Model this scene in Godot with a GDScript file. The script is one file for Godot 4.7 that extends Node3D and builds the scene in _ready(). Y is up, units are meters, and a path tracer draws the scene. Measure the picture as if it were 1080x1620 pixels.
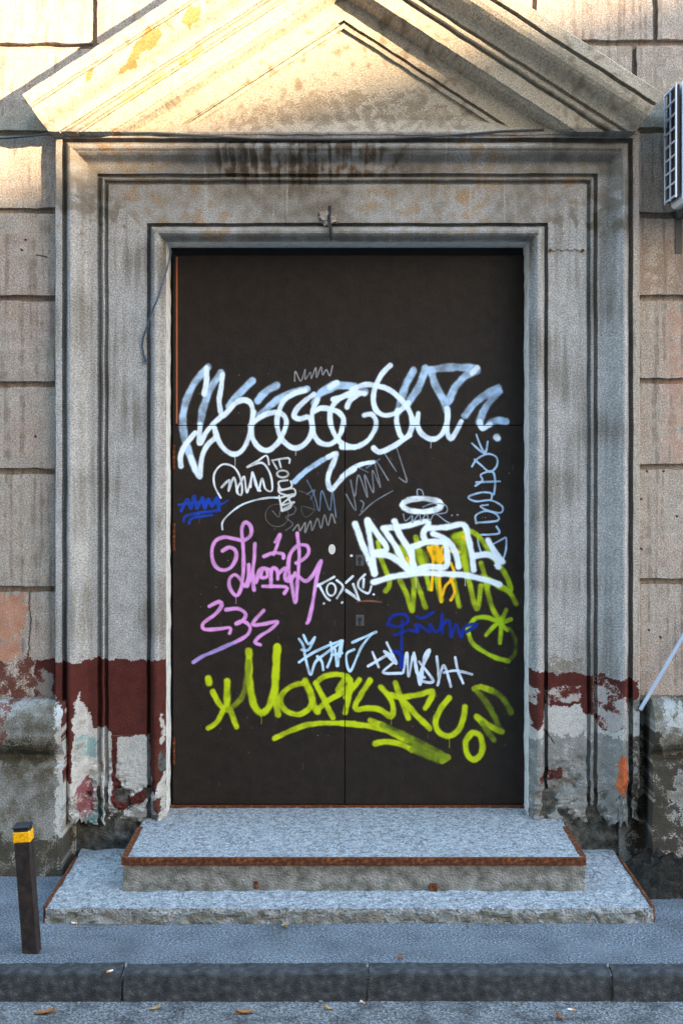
extends Node3D
# An old doorway with a pediment and a graffiti covered steel door, seen from across the kerb.
# Units are metres, y up, the pavement is y = 0 and the face of the door surround is z = 0.

const F := 2244.0      # focal length in photograph pixels
const D := 6.8         # camera distance from the surround
const HC := 2.054      # camera height above the pavement
const S0 := 330.0      # pixels per metre at z = 0
const ZDOOR := -0.37
const SUN_AZ := 0.82   # the sun's bearing, to the right of straight out from the front
const SUN_EL := 0.12   # and its height
const KF := 1.3        # texels per pixel of the facade map
const KD := 1.6        # texels per pixel of the door map

var mats := {}
var rng := RandomNumberGenerator.new()
var rough_noise := FastNoiseLite.new()

# ---------------------------------------------------------------- mesh builder
class MB:
	var v := PackedVector3Array()
	var n := PackedVector3Array()
	var uv := PackedVector2Array()
	var ix := PackedInt32Array()
	var door := false
	func put(p: Vector3, q: Vector3) -> int:
		v.append(p)
		n.append(q.normalized())
		if door:
			uv.append(Vector2((p.x * 312.97 + 537.0 - 262.0) / 584.0, ((2.054 - p.y) * 312.97 + 700.0 - 390.0) / 900.0))
		else:
			uv.append(Vector2((p.x * 330.0 + 597.0) / 1200.0, ((2.054 - p.y) * 330.0 + 820.0) / 1540.0))
		return v.size() - 1
	func tri(a: int, b: int, c: int) -> void:
		var g := (v[b] - v[a]).cross(v[c] - v[a])
		if g.dot(n[a] + n[b] + n[c]) > 0.0:
			ix.append_array([a, c, b])
		else:
			ix.append_array([a, b, c])
	func quad(a: Vector3, b: Vector3, c: Vector3, d: Vector3, hint: Vector3) -> void:
		var g := (c - a).cross(d - b).normalized()
		if g.dot(hint) < 0.0:
			g = -g
		var i := put(a, g)
		put(b, g)
		put(c, g)
		put(d, g)
		tri(i, i + 1, i + 2)
		tri(i, i + 2, i + 3)
	func tri_flat(a: Vector3, b: Vector3, c: Vector3, hint: Vector3) -> void:
		var g := (b - a).cross(c - a).normalized()
		if g.dot(hint) < 0.0:
			g = -g
		var i := put(a, g)
		put(b, g)
		put(c, g)
		tri(i, i + 1, i + 2)
	func smooth_quad(p: Array, q: Array) -> void:
		var i := put(p[0], q[0])
		for k in range(1, 4):
			put(p[k], q[k])
		tri(i, i + 1, i + 2)
		tri(i, i + 2, i + 3)
	# box with chamfered edges, turned by basis b
	func box(c: Vector3, size: Vector3, bevel := 0.002, b := Basis.IDENTITY) -> void:
		var h := size * 0.5
		var e := minf(bevel, minf(h.x, minf(h.y, h.z)) * 0.9)
		var pt := func(s: Vector3, ax: int) -> Vector3:
			var p := Vector3(s.x * (h.x - e), s.y * (h.y - e), s.z * (h.z - e))
			p[ax] = s[ax] * h[ax]
			return c + b * p
		for ax in 3:
			var o := (ax + 1) % 3
			var w := (ax + 2) % 3
			for sg in [-1.0, 1.0]:
				var cs := []
				for k in [[-1, -1], [1, -1], [1, 1], [-1, 1]]:
					var s := Vector3.ZERO
					s[ax] = sg
					s[o] = k[0]
					s[w] = k[1]
					cs.append(s)
				var nn := Vector3.ZERO
				nn[ax] = sg
				quad(pt.call(cs[0], ax), pt.call(cs[1], ax), pt.call(cs[2], ax), pt.call(cs[3], ax), b * nn)
			for s1 in [-1.0, 1.0]:
				for s2 in [-1.0, 1.0]:
					var p := Vector3.ZERO
					p[o] = s1
					p[w] = s2
					var hn := b * p
					var q0 := p
					q0[ax] = -1
					var q1 := p
					q1[ax] = 1
					quad(pt.call(q0, o), pt.call(q1, o), pt.call(q1, w), pt.call(q0, w), hn)
		for sx in [-1.0, 1.0]:
			for sy in [-1.0, 1.0]:
				for sz in [-1.0, 1.0]:
					var s := Vector3(sx, sy, sz)
					tri_flat(pt.call(s, 0), pt.call(s, 1), pt.call(s, 2), b * s)
	func tube(pts: Array, r: float, sides := 8, r_end := -1.0) -> void:
		var rings := []
		var cnt := pts.size()
		for i in cnt:
			var t: Vector3 = (pts[mini(i + 1, cnt - 1)] - pts[maxi(i - 1, 0)]).normalized()
			var a := t.cross(Vector3(0.31, 0.2, 0.93)).normalized()
			var bb := t.cross(a).normalized()
			var rr: float = r if r_end < 0.0 else lerpf(r, r_end, float(i) / (cnt - 1))
			var ring := []
			for k in sides:
				var an := TAU * k / sides
				ring.append([pts[i] + (a * cos(an) + bb * sin(an)) * rr, a * cos(an) + bb * sin(an)])
			rings.append(ring)
		for i in cnt - 1:
			for k in sides:
				var m: int = (k + 1) % sides
				smooth_quad([rings[i][k][0], rings[i][m][0], rings[i + 1][m][0], rings[i + 1][k][0]], [rings[i][k][1], rings[i][m][1], rings[i + 1][m][1], rings[i + 1][k][1]])
		for e in [0, cnt - 1]:
			var hint: Vector3 = (pts[0] - pts[1]) if e == 0 else (pts[cnt - 1] - pts[cnt - 2])
			for k in sides:
				tri_flat(pts[e], rings[e][k][0], rings[e][(k + 1) % sides][0], hint)

# ---------------------------------------------------------------- small helpers
func px(x: float, y: float, z := 0.0) -> Vector3:
	var s := F / (D - z)
	return Vector3((x - 537.0) / s, HC + (700.0 - y) / s, z)

func on_ground(x: float, y: float, level := 0.0) -> Vector3:
	var depth := F * (HC - level) / (y - 700.0)
	return Vector3((x - 537.0) * depth / F, level, D - depth)

func part(m: MB, called: String, mat: Material, parent: Node = self, origin := Vector3.ZERO) -> MeshInstance3D:
	var arr := []
	arr.resize(Mesh.ARRAY_MAX)
	if origin != Vector3.ZERO:
		for i in m.v.size():
			m.v[i] -= origin
	arr[Mesh.ARRAY_VERTEX] = m.v
	arr[Mesh.ARRAY_NORMAL] = m.n
	arr[Mesh.ARRAY_TEX_UV] = m.uv
	arr[Mesh.ARRAY_INDEX] = m.ix
	var mesh := ArrayMesh.new()
	mesh.add_surface_from_arrays(Mesh.PRIMITIVE_TRIANGLES, arr)
	mesh.surface_set_material(0, mat)
	var o := MeshInstance3D.new()
	o.name = called
	o.mesh = mesh
	parent.add_child(o, true)
	return o

func thing(called: String, label: String, category: String, at := Vector3.ZERO, group := "") -> Node3D:
	var o := Node3D.new()
	o.name = called
	add_child(o, true)
	o.position = at
	tag(o, label, category, group)
	return o

func tag(o: Node, label: String, category: String, group := "") -> void:
	o.set_meta("label", label)
	o.set_meta("category", category)
	if group:
		o.set_meta("group", group)

func group_part(called: String, parent: Node) -> Node3D:
	var o := Node3D.new()
	o.name = called
	parent.add_child(o, true)
	return o

# sweep of an open profile between two ends: a[i] and b[i] are the ends of profile point i
func sweep(m: MB, a: Array, b: Array, toward: Vector3, rows := 1, crumble = null) -> void:
	var cnt := a.size()
	var dirn: Vector3 = (b[cnt / 2] - a[cnt / 2]).normalized()
	var segn := []
	for i in cnt - 1:
		var g: Vector3 = dirn.cross(a[i + 1] - a[i]).normalized()
		if g.dot(toward) < 0.0:
			g = -g
		segn.append(g)
	for i in cnt - 1:
		var n0: Vector3 = segn[i]
		var n1: Vector3 = segn[i]
		if i > 0 and segn[i - 1].dot(segn[i]) > 0.8:
			n0 = (segn[i - 1] + segn[i]).normalized()
		if i < cnt - 2 and segn[i + 1].dot(segn[i]) > 0.8:
			n1 = (segn[i + 1] + segn[i]).normalized()
		for r in rows:
			var f0 := float(r) / rows
			var f1 := float(r + 1) / rows
			var p := [a[i].lerp(b[i], f0), a[i + 1].lerp(b[i + 1], f0), a[i + 1].lerp(b[i + 1], f1), a[i].lerp(b[i], f1)]
			if crumble != null:
				var moved := false
				for k in 4:
					var q: Vector3 = crumble.call(p[k])
					moved = moved or q != p[k]
					p[k] = q
				if moved:
					m.quad(p[0], p[1], p[2], p[3], toward)
					continue
			m.smooth_quad(p, [n0, n1, n1, n0])

# box whose faces are grids, with every point moved by a noise of its place
func rough_box(m: MB, lo: Vector3, hi: Vector3, cell: float, amp: float, freq := 9.0) -> void:
	var size := hi - lo
	for ax in 3:
		var o := (ax + 1) % 3
		var w := (ax + 2) % 3
		var no := clampi(int(size[o] / cell), 1, 260)
		var nw := clampi(int(size[w] / cell), 1, 260)
		for sg in 2:
			var hint := Vector3.ZERO
			hint[ax] = 1.0 if sg else -1.0
			for i in no:
				for j in nw:
					var q := []
					for k in [[0, 0], [1, 0], [1, 1], [0, 1]]:
						var p := lo
						p[ax] = hi[ax] if sg else lo[ax]
						p[o] = lo[o] + size[o] * (i + k[0]) / no
						p[w] = lo[w] + size[w] * (j + k[1]) / nw
						q.append(wobble(p, amp, freq))
					m.quad(q[0], q[1], q[2], q[3], hint)

func wobble(p: Vector3, amp: float, freq := 9.0) -> Vector3:
	var q := p * freq
	return p + Vector3(rough_noise.get_noise_3dv(q), rough_noise.get_noise_3dv(q + Vector3(31, 7, 3)), rough_noise.get_noise_3dv(q + Vector3(5, 57, 19))) * amp

# ---------------------------------------------------------------- textures
func noise_bytes(w: int, h: int, freq: float, sd: int, octaves := 3, stretch := 1) -> PackedByteArray:
	var f := FastNoiseLite.new()
	f.noise_type = FastNoiseLite.TYPE_SIMPLEX_SMOOTH
	f.seed = sd
	f.frequency = freq
	f.fractal_octaves = octaves
	var im := f.get_image(w, maxi(2, h / stretch))
	im.convert(Image.FORMAT_L8)
	if stretch > 1:
		im.resize(w, h, Image.INTERPOLATE_BILINEAR)
	return im.get_data()

func tex(im: Image) -> ImageTexture:
	return ImageTexture.create_from_image(im)

func noise_tex(freq: float, sd: int, ramp: Array, side := 512, octaves := 4, kind := FastNoiseLite.TYPE_SIMPLEX_SMOOTH, chips := false) -> ImageTexture:
	var f := FastNoiseLite.new()
	f.noise_type = kind
	f.seed = sd
	f.frequency = freq
	f.fractal_octaves = octaves
	if chips:
		f.cellular_return_type = FastNoiseLite.RETURN_CELL_VALUE
		f.fractal_type = FastNoiseLite.FRACTAL_NONE
	var im := f.get_seamless_image(side, side)
	im.convert(Image.FORMAT_L8)
	var src := im.get_data()
	var lut := []
	var g := Gradient.new()
	g.offsets = PackedFloat32Array(ramp.map(func(x): return x[0]))
	g.colors = PackedColorArray(ramp.map(func(x): return x[1]))
	for i in 256:
		lut.append(g.sample(i / 255.0))
	var out := PackedByteArray()
	out.resize(side * side * 3)
	for i in side * side:
		var c: Color = lut[src[i]]
		out[i * 3] = int(c.r * 255)
		out[i * 3 + 1] = int(c.g * 255)
		out[i * 3 + 2] = int(c.b * 255)
	return tex(Image.create_from_data(side, side, false, Image.FORMAT_RGB8, out))

func grey(a: float) -> Color:
	return Color(a, a, a)

func stone(called: String, albedo: ImageTexture, size: float, bump: ImageTexture, bump_cm: float, rough := 0.9, grain: ImageTexture = null, grain_size := 0.3) -> StandardMaterial3D:
	var m := StandardMaterial3D.new()
	m.resource_name = called
	m.albedo_texture = albedo
	m.uv1_triplanar = true
	m.uv1_world_triplanar = true
	m.uv1_scale = Vector3.ONE / size
	m.roughness = rough
	m.metallic_specular = 0.3
	if bump:
		m.heightmap_enabled = true
		m.heightmap_texture = bump
		m.heightmap_scale = bump_cm
	if grain:
		m.detail_enabled = true
		m.detail_albedo = grain
		m.detail_blend_mode = BaseMaterial3D.BLEND_MODE_MUL
		m.detail_uv_layer = BaseMaterial3D.DETAIL_UV_2
		m.uv2_triplanar = true
		m.uv2_world_triplanar = true
		m.uv2_scale = Vector3.ONE / grain_size
	return m

func plain(called: String, c: Color, rough := 0.7, metal := 0.0) -> StandardMaterial3D:
	var m := StandardMaterial3D.new()
	m.resource_name = called
	m.albedo_color = c
	m.roughness = rough
	m.metallic = metal
	return m

# ------------ the facade map: plaster, soot, drips, the maroon paint band and where it has come off
var fw := int(1200 * KF)
var fh := int(1540 * KF)
var fc := PackedByteArray()
var fhgt := PackedByteArray()
var n_mid: PackedByteArray
var n_fine: PackedByteArray

func overlay(poly: Array, col: Array, strength: float, rag: float, height := 0, patchy := 0.0) -> void:
	var pts := PackedVector2Array()
	var lo := Vector2(1e9, 1e9)
	var hi := -lo
	for p in poly:
		var q := Vector2(p[0], p[1])
		pts.append(q)
		lo = lo.min(q)
		hi = hi.max(q)
	var x0 := clampi(int((lo.x - rag + 60) * KF), 0, fw - 1)
	var x1 := clampi(int((hi.x + rag + 60) * KF), 0, fw - 1)
	var y0 := clampi(int((lo.y - rag + 120) * KF), 0, fh - 1)
	var y1 := clampi(int((hi.y + rag + 120) * KF), 0, fh - 1)
	for iy in range(y0, y1 + 1):
		for ix in range(x0, x1 + 1):
			var i := iy * fw + ix
			var a := (n_mid[i] - 128) / 128.0
			var b := (n_mid[(i + 37 * fw + 91) % (fw * fh)] - 128) / 128.0
			var c := (n_fine[i] - 128) / 128.0
			var p := Vector2(ix / KF - 60 + rag * (a + 0.35 * c), iy / KF - 120 + rag * (b - 0.35 * c))
			if not Geometry2D.is_point_in_polygon(p, pts):
				continue
			var s := strength
			if patchy > 0.0:
				s *= clampf(1.0 - (a + 0.5 * c + patchy - 0.5) * 3.0, 0.0, 1.0)
			var k := 1.0 + 0.12 * a + 0.10 * c
			for ch in 3:
				fc[i * 3 + ch] = clampi(int(lerpf(fc[i * 3 + ch], col[ch] * k, s)), 0, 255)
			if height:
				fhgt[i] = clampi(fhgt[i] + int(height * s), 0, 255)

func crack(pts: Array, width: float, col := [70, 60, 52]) -> void:
	for k in pts.size() - 1:
		var a := Vector2(pts[k][0], pts[k][1])
		var b := Vector2(pts[k + 1][0], pts[k + 1][1])
		var steps := int(a.distance_to(b) * KF * 1.5) + 1
		for s in steps:
			var p := a.lerp(b, float(s) / steps)
			var jx := int((p.x + 60) * KF)
			var jy := int((p.y + 120) * KF)
			var j := clampi(jy, 0, fh - 1) * fw + clampi(jx, 0, fw - 1)
			jx += int((n_mid[j] - 128) / 128.0 * 5.0)
			jy += int((n_fine[j] - 128) / 128.0 * 2.0)
			var r := int(width * KF * 0.5)
			for oy in range(-r, r + 1):
				for ox in range(-r, r + 1):
					if ox * ox + oy * oy > r * r:
						continue
					var i := clampi(jy + oy, 0, fh - 1) * fw + clampi(jx + ox, 0, fw - 1)
					for ch in 3:
						fc[i * 3 + ch] = int(lerpf(fc[i * 3 + ch], col[ch], 0.45))
					fhgt[i] = maxi(0, fhgt[i] - 60)

func facade_map() -> StandardMaterial3D:
	var n_big := noise_bytes(fw, fh, 0.004, 11, 3)
	n_mid = noise_bytes(fw, fh, 0.028, 12, 4)
	n_fine = noise_bytes(fw, fh, 0.22, 13, 3)
	var streak := noise_bytes(fw, fh, 0.06, 14, 4, 24)
	fc.resize(fw * fh * 3)
	fhgt.resize(fw * fh)
	for iy in fh:
		var y := iy / KF - 120.0
		for ix in fw:
			var x := ix / KF - 60.0
			if x > 275.0 and x < 825.0 and y > 400.0 and y < 1265.0:
				continue
			var i := iy * fw + ix
			var nb := (n_big[i] - 128) / 128.0
			var nm := (n_mid[i] - 128) / 128.0
			var nf := (n_fine[i] - 128) / 128.0
			var st := (streak[i] - 128) / 128.0
			var r := 180.0
			var g := 176.0
			var b := 170.0
			var ax := absf(x - 541.0)
			if y > 1104.0 and ax > 445.0:       # plinth
				r = 150.0
				g = 146.0
				b = 138.0
				var d := clampf(nb * 1.2 + nm * 0.8 + 0.1, 0.0, 1.0)
				r = lerpf(r, 92, d)
				g = lerpf(g, 86, d)
				b = lerpf(b, 72, d)
			elif y < 208.0 and y > 150.0 - 0.65 * (503.0 - ax):       # pediment
				r = 182.0
				g = 170.0
				b = 150.0
				var d := clampf(nm * 1.3 + nf * 0.5 - 0.35 + nb * 0.6, 0.0, 0.75)
				r = lerpf(r, 112, d)
				g = lerpf(g, 98, d)
				b = lerpf(b, 82, d)
			elif ax > 455.0 or y < 208.0:       # ashlar wall, some of it pinkish
				r = 180.0
				g = 166.0
				b = 151.0
				var d := clampf(nb * 1.5 + nm * 0.7 + st * 0.5 - 0.1, 0.0, 0.8)
				r = lerpf(r, 180, d * 0.5)
				g = lerpf(g, 152, d * 0.5)
				b = lerpf(b, 136, d * 0.5)
				d = clampf(st * 1.1 + nm * 0.9 + nf * 0.3 - 0.2, 0.0, 0.6)
				r = lerpf(r, 118, d)
				g = lerpf(g, 108, d)
				b = lerpf(b, 98, d)
			elif y < 388.0 and (y - 208.0 < 468.0 - ax or (388.0 - y) / 150.0 + nm * 0.7 + nb * 0.5 + nf * 0.2 > 0.5):                      # lintel, sooty
				var d := clampf(0.38 + nb * 0.35 + nm * 0.45 + nf * 0.2, 0.0, 0.85)
				if ax > 290.0:
					d *= clampf((388.0 - y) / 60.0 + nm + 0.2, 0.0, 1.0)
				r = lerpf(r, 104, d)
				g = lerpf(g, 95, d)
				b = lerpf(b, 82, d)
				d = clampf(nm * 0.9 - nb * 0.8 - 0.35, 0.0, 0.6)
				r = lerpf(r, 168, d)
				g = lerpf(g, 134, d)
				b = lerpf(b, 100, d)
				# drips below the cable, over the mouldings
				var inx := clampf((x - 336.0) / 8.0, 0.0, 1.0) * clampf((640.0 - x + nm * 60.0) / 70.0, 0.0, 1.0)
				if y > 218.0 and y < 300.0 and inx > 0.0:
					d = clampf((st * 0.9 + 0.25 + nf * 0.5 + nm * 0.9 + nb * 0.3), 0.0, 0.62) * inx
					if y > 270.0:
						d *= clampf(st * 1.6 - (y - 268.0) / 22.0, 0.0, 1.0)
					r = lerpf(r, 66, d)
					g = lerpf(g, 50, d)
					b = lerpf(b, 36, d)
				d = clampf((-st * 2.2 - 0.95), 0.0, 0.6) * (1.0 if ax < 330.0 else 0.25)
				r = lerpf(r, 190, d)
				g = lerpf(g, 186, d)
				b = lerpf(b, 180, d)
			else:                                # jambs
				var d := clampf(nb * 0.9 + st * 0.6 + nm * 0.35, 0.0, 0.8)
				r = lerpf(r, 128, d)
				g = lerpf(g, 122, d)
				b = lerpf(b, 112, d)
				d = clampf(-nb * 0.7 - st * 0.8 - 0.2, 0.0, 0.6)
				r = lerpf(r, 186, d)
				g = lerpf(g, 180, d)
				b = lerpf(b, 172, d)
			var k := 1.0 + 0.09 * nm + 0.27 * nf
			fc[i * 3] = clampi(int(r * k), 0, 255)
			fc[i * 3 + 1] = clampi(int(g * k), 0, 255)
			fc[i * 3 + 2] = clampi(int(b * k), 0, 255)
			fhgt[i] = clampi(int(128 + (30 + 34 * nm + 20 * nb) * nf + 30 * nm), 0, 255)
	paint_marks()
	var m := StandardMaterial3D.new()
	m.resource_name = "weathered_plaster"
	m.albedo_texture = tex(Image.create_from_data(fw, fh, false, Image.FORMAT_RGB8, fc))
	m.roughness = 0.92
	m.metallic_specular = 0.25
	m.heightmap_enabled = true
	m.heightmap_texture = tex(Image.create_from_data(fw, fh, false, Image.FORMAT_L8, fhgt))
	m.heightmap_scale = 0.55
	m.detail_enabled = true
	m.detail_albedo = mats.grain
	m.detail_blend_mode = BaseMaterial3D.BLEND_MODE_MUL
	m.detail_uv_layer = BaseMaterial3D.DETAIL_UV_2
	m.uv2_triplanar = true
	m.uv2_world_triplanar = true
	m.uv2_scale = Vector3.ONE / 0.35
	return m

func paint_marks() -> void:
	var maroon := [88, 42, 35]
	var white := [206, 201, 191]
	var cement := [140, 138, 130]
	var teal := [96, 150, 150]
	# bare plaster where the band has come off, then the maroon that is left
	overlay([[92, 1100], [272, 1100], [272, 1330], [92, 1330]], white, 0.95, 10, -26, 0.25)
	overlay([[100, 1260], [272, 1270], [272, 1340], [100, 1340]], cement, 0.8, 14, -20, 0.45)
	overlay([[50, 1046], [180, 1050], [272, 1053], [272, 1128], [262, 1132], [250, 1136], [244, 1180], [232, 1172], [180, 1176], [168, 1164], [140, 1158], [134, 1134], [128, 1128], [122, 1097], [116, 1130], [106, 1120], [88, 1104], [50, 1106]], maroon, 0.97, 5, 46)
	overlay([[104, 1110], [115, 1116], [113, 1242], [104, 1234]], maroon, 0.95, 4, 46)
	overlay([[168, 1160], [180, 1170], [177, 1240], [186, 1258], [200, 1272], [224, 1256], [234, 1262], [222, 1280], [196, 1288], [182, 1296], [170, 1284]], maroon, 0.96, 4, 46)
	overlay([[230, 1165], [247, 1130], [250, 1236], [240, 1266], [233, 1262]], maroon, 0.96, 4, 46)
	overlay([[250, 1120], [270, 1124], [269, 1165], [262, 1188], [268, 1204], [256, 1232], [248, 1236], [248, 1190], [254, 1180]], maroon, 0.95, 4, 46)
	overlay([[118, 1250], [130, 1234], [141, 1256], [142, 1296], [128, 1300], [118, 1282]], [132, 70, 72], 0.85, 6, 12, 0.25)
	overlay([[114, 1168], [124, 1160], [142, 1178], [140, 1206], [122, 1204]], teal, 0.5, 9, 6, 0.45)
	overlay([[126, 1288], [156, 1284], [158, 1312], [128, 1314]], teal, 0.5, 8, 6, 0.45)
	overlay([[244, 1200], [260, 1196], [256, 1226], [246, 1232]], teal, 0.6, 6, 6, 0.5)
	overlay([[236, 1275], [250, 1270], [248, 1294], [236, 1292]], maroon, 0.9, 5, 14)
	# right hand jamb
	overlay([[836, 1110], [1012, 1110], [1012, 1190], [836, 1185]], white, 0.9, 12, -24, 0.3)
	overlay([[836, 1172], [1012, 1170], [1012, 1340], [836, 1340]], cement, 0.85, 16, -30, 0.2)
	overlay([[838, 1068], [930, 1074], [1007, 1076], [1006, 1100], [996, 1112], [990, 1150], [978, 1160], [962, 1164], [950, 1146], [944, 1140], [936, 1140], [930, 1136], [926, 1122], [884, 1126], [868, 1120], [862, 1158], [846, 1160], [842, 1100]], maroon, 0.97, 6, 46)
	overlay([[866, 1098], [924, 1092], [926, 1116], [870, 1120]], white, 0.9, 8, -14, 0.62)
	overlay([[944, 1078], [976, 1084], [992, 1110], [990, 1164], [944, 1160]], white, 0.9, 10, -14, 0.5)
	overlay([[840, 1092], [858, 1100], [852, 1120], [841, 1118]], white, 0.9, 6, -14, 0.3)
	overlay([[856, 1236], [868, 1230], [890, 1226], [896, 1236], [878, 1248], [858, 1252]], maroon, 0.9, 7, 14, 0.3)
	overlay([[980, 1194], [990, 1200], [993, 1240], [988, 1264], [977, 1258], [979, 1220]], [205, 104, 62], 0.95, 4, -20)
	overlay([[868, 1045], [930, 1050], [926, 1072], [868, 1070]], [130, 118, 98], 0.6, 10, 0, 0.4)
	# wall blocks
	overlay([[-60, 938], [38, 940], [34, 990], [22, 1000], [30, 1045], [-60, 1046]], [196, 140, 112], 0.9, 10, 8, 0.25)
	overlay([[-60, 1048], [44, 1046], [48, 1108], [-60, 1108]], [104, 58, 46], 0.85, 12, 8, 0.5)
	overlay([[48, 1066], [74, 1064], [78, 1104], [52, 1110]], [168, 164, 150], 0.8, 9, -8, 0.5)
	overlay([[1012, 374], [1140, 374], [1140, 468], [1012, 468]], [160, 130, 108], 0.4, 20, 0, 0.5)
	overlay([[1056, 480], [1140, 480], [1140, 735], [1050, 735]], [196, 152, 130], 0.6, 24, 0, 0.5)
	overlay([[960, 60], [1140, 74], [1140, 200], [1010, 190]], [150, 138, 124], 0.5, 20, 0, 0.45)
	# mouldy and wet ground line of the plinths
	overlay([[-60, 1166], [80, 1168], [84, 1200], [-60, 1212]], [62, 58, 44], 0.75, 14, -10, 0.4)
	overlay([[-60, 1320], [104, 1316], [120, 1420], [-60, 1420]], [70, 64, 50], 0.8, 22, -8, 0.35)
	overlay([[-60, 1112], [16, 1112], [12, 1170], [-60, 1176]], [112, 62, 52], 0.7, 12, 6, 0.5)
	overlay([[1000, 1166], [1030, 1150], [1044, 1190], [1140, 1172], [1140, 1206], [1060, 1216], [1048, 1270], [1064, 1262], [1080, 1330], [1140, 1340], [1140, 1420], [990, 1420], [1004, 1300]], [62, 55, 45], 0.85, 16, -10, 0.3)
	overlay([[1008, 1180], [1020, 1176], [1024, 1260], [1010, 1290]], [176, 170, 150], 0.8, 9, 0, 0.5)
	overlay([[1040, 1110], [1140, 1108], [1140, 1150], [1044, 1156]], [196, 196, 192], 0.7, 10, 0, 0.4)
	# bare patches of old ochre paint on the left rake
	overlay([[150, 140], [158, 124], [164, 128], [158, 146], [150, 150]], [158, 112, 62], 0.85, 3, -20)
	overlay([[194, 136], [210, 118], [228, 86], [244, 66], [264, 70], [258, 92], [236, 102], [222, 118], [204, 134]], [162, 116, 66], 0.85, 5, -20)
	overlay([[294, 56], [308, 32], [324, 34], [322, 52], [304, 64]], [166, 122, 72], 0.8, 5, -20)
	overlay([[192, 164], [230, 144], [262, 120], [266, 128], [236, 152], [196, 172]], [196, 154, 100], 0.5, 6, -10, 0.4)
	overlay([[284, 106], [324, 80], [328, 88], [290, 112]], [190, 144, 84], 0.7, 5, -10, 0.3)
	overlay([[330, 196], [420, 158], [545, 140], [660, 150], [740, 186], [740, 194], [330, 200]], [120, 104, 86], 0.42, 24, -6, 0.5)
	crack([[42, 940], [43, 1000], [40, 1044]], 1.6)
	crack([[866, 1162], [876, 1176], [884, 1186]], 1.8)
	crack([[52, 400], [72, 404]], 1.6)
	for p in [[1027, 746], [1054, 746], [1018, 790], [1075, 818], [33, 376], [50, 690], [28, 392], [1018, 870], [1030, 1000], [1048, 1012]]:
		crack([[p[0], p[1]], [p[0] + 2, p[1] + 1]], 4.0, [52, 42, 36])

# ------------ the door map: black paint, dust and the spray tags
var dw := int(584 * KD)
var dh := int(900 * KD)
var dc := PackedByteArray()
var d_mid: PackedByteArray
var d_fine: PackedByteArray
const ORIGIN := {"A": Vector2(260, 540), "B": Vector2(540, 540), "C": Vector2(260, 760), "D": Vector2(540, 760), "E": Vector2(260, 980), "F": Vector2(540, 980)}

# a sprayed or drawn line through pts (read off six enlargements, 3.6 to the pixel), r in the same measure
func stroke(where: String, pts: Array, r: float, col: Array, alpha := 0.95, vary := 0.25, soft := 0.35) -> void:
	var c := []
	for p in pts:
		c.append((Vector2(p[0], p[1]) / 3.6 + ORIGIN[where] - Vector2(262, 390)) * KD)
	var rr := r / 3.6 * KD
	var line := []
	for i in c.size() - 1:
		var p0: Vector2 = c[maxi(i - 1, 0)]
		var p1: Vector2 = c[i]
		var p2: Vector2 = c[i + 1]
		var p3: Vector2 = c[mini(i + 2, c.size() - 1)]
		var steps := maxi(1, int(p1.distance_to(p2) / maxf(4.0, rr * 0.8)))
		for s in steps:
			line.append(p1.cubic_interpolate(p2, p0, p3, float(s) / steps))
	line.append(c[-1])
	var edge := maxf(0.8, rr * soft)
	var mist := 0.10 if r >= 11.0 else 0.0
	var reach := rr * 2.4 if mist > 0.0 else rr * 1.3 + edge
	var lo := Vector2(1e9, 1e9)
	var hi := -lo
	for p in line:
		lo = lo.min(p)
		hi = hi.max(p)
	var x0 := clampi(int(lo.x - reach) - 1, 0, dw - 1)
	var y0 := clampi(int(lo.y - reach) - 1, 0, dh - 1)
	var x1 := clampi(int(hi.x + reach) + 1, 0, dw - 1)
	var y1 := clampi(int(hi.y + reach) + 1, 0, dh - 1)
	var bw := x1 - x0 + 1
	var cov := PackedFloat32Array()
	cov.resize(bw * (y1 - y0 + 1))
	for i in maxi(1, line.size() - 1):
		var a: Vector2 = line[i]
		var b: Vector2 = line[mini(i + 1, line.size() - 1)]
		var ab := b - a
		var ll := maxf(ab.length_squared(), 1e-6)
		for y in range(maxi(y0, int(minf(a.y, b.y) - reach)), mini(y1, int(maxf(a.y, b.y) + reach)) + 1):
			for x in range(maxi(x0, int(minf(a.x, b.x) - reach)), mini(x1, int(maxf(a.x, b.x) + reach)) + 1):
				var p := Vector2(x, y)
				var t := clampf((p - a).dot(ab) / ll, 0.0, 1.0)
				var dd := p.distance_to(a + ab * t)
				if dd < reach:
					var wide := rr * (1.0 + 0.24 * (d_mid[(y * dw + x + 7919) % (dw * dh)] - 128) / 128.0) + edge
					var k := clampf((wide - dd) / (2.0 * edge), 0.0, 1.0)
					if mist > 0.0:
						k = maxf(k, mist * (1.0 - dd / reach) * (0.6 + d_fine[y * dw + x] / 128.0))
					var j := (y - y0) * bw + x - x0
					if k > cov[j]:
						cov[j] = k
	for y in range(y0, y1 + 1):
		for x in range(x0, x1 + 1):
			var k := cov[(y - y0) * bw + x - x0]
			if k <= 0.0:
				continue
			var i := y * dw + x
			var s := clampf(k * k * (3.0 - 2.0 * k) * (alpha + vary * ((d_mid[i] - 128) / 110.0) + 0.12 * ((d_fine[i] - 128) / 128.0)), 0.0, 1.0)
			for ch in 3:
				dc[i * 3 + ch] = int(lerpf(dc[i * 3 + ch], col[ch], s))

func oval(where: String, cx: float, cy: float, rx: float, ry: float, r: float, col: Array, alpha := 0.95) -> void:
	var pts := []
	for i in 17:
		pts.append([cx + rx * cos(TAU * i / 16.0), cy + ry * sin(TAU * i / 16.0)])
	stroke(where, pts, r, col, alpha)

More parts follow.
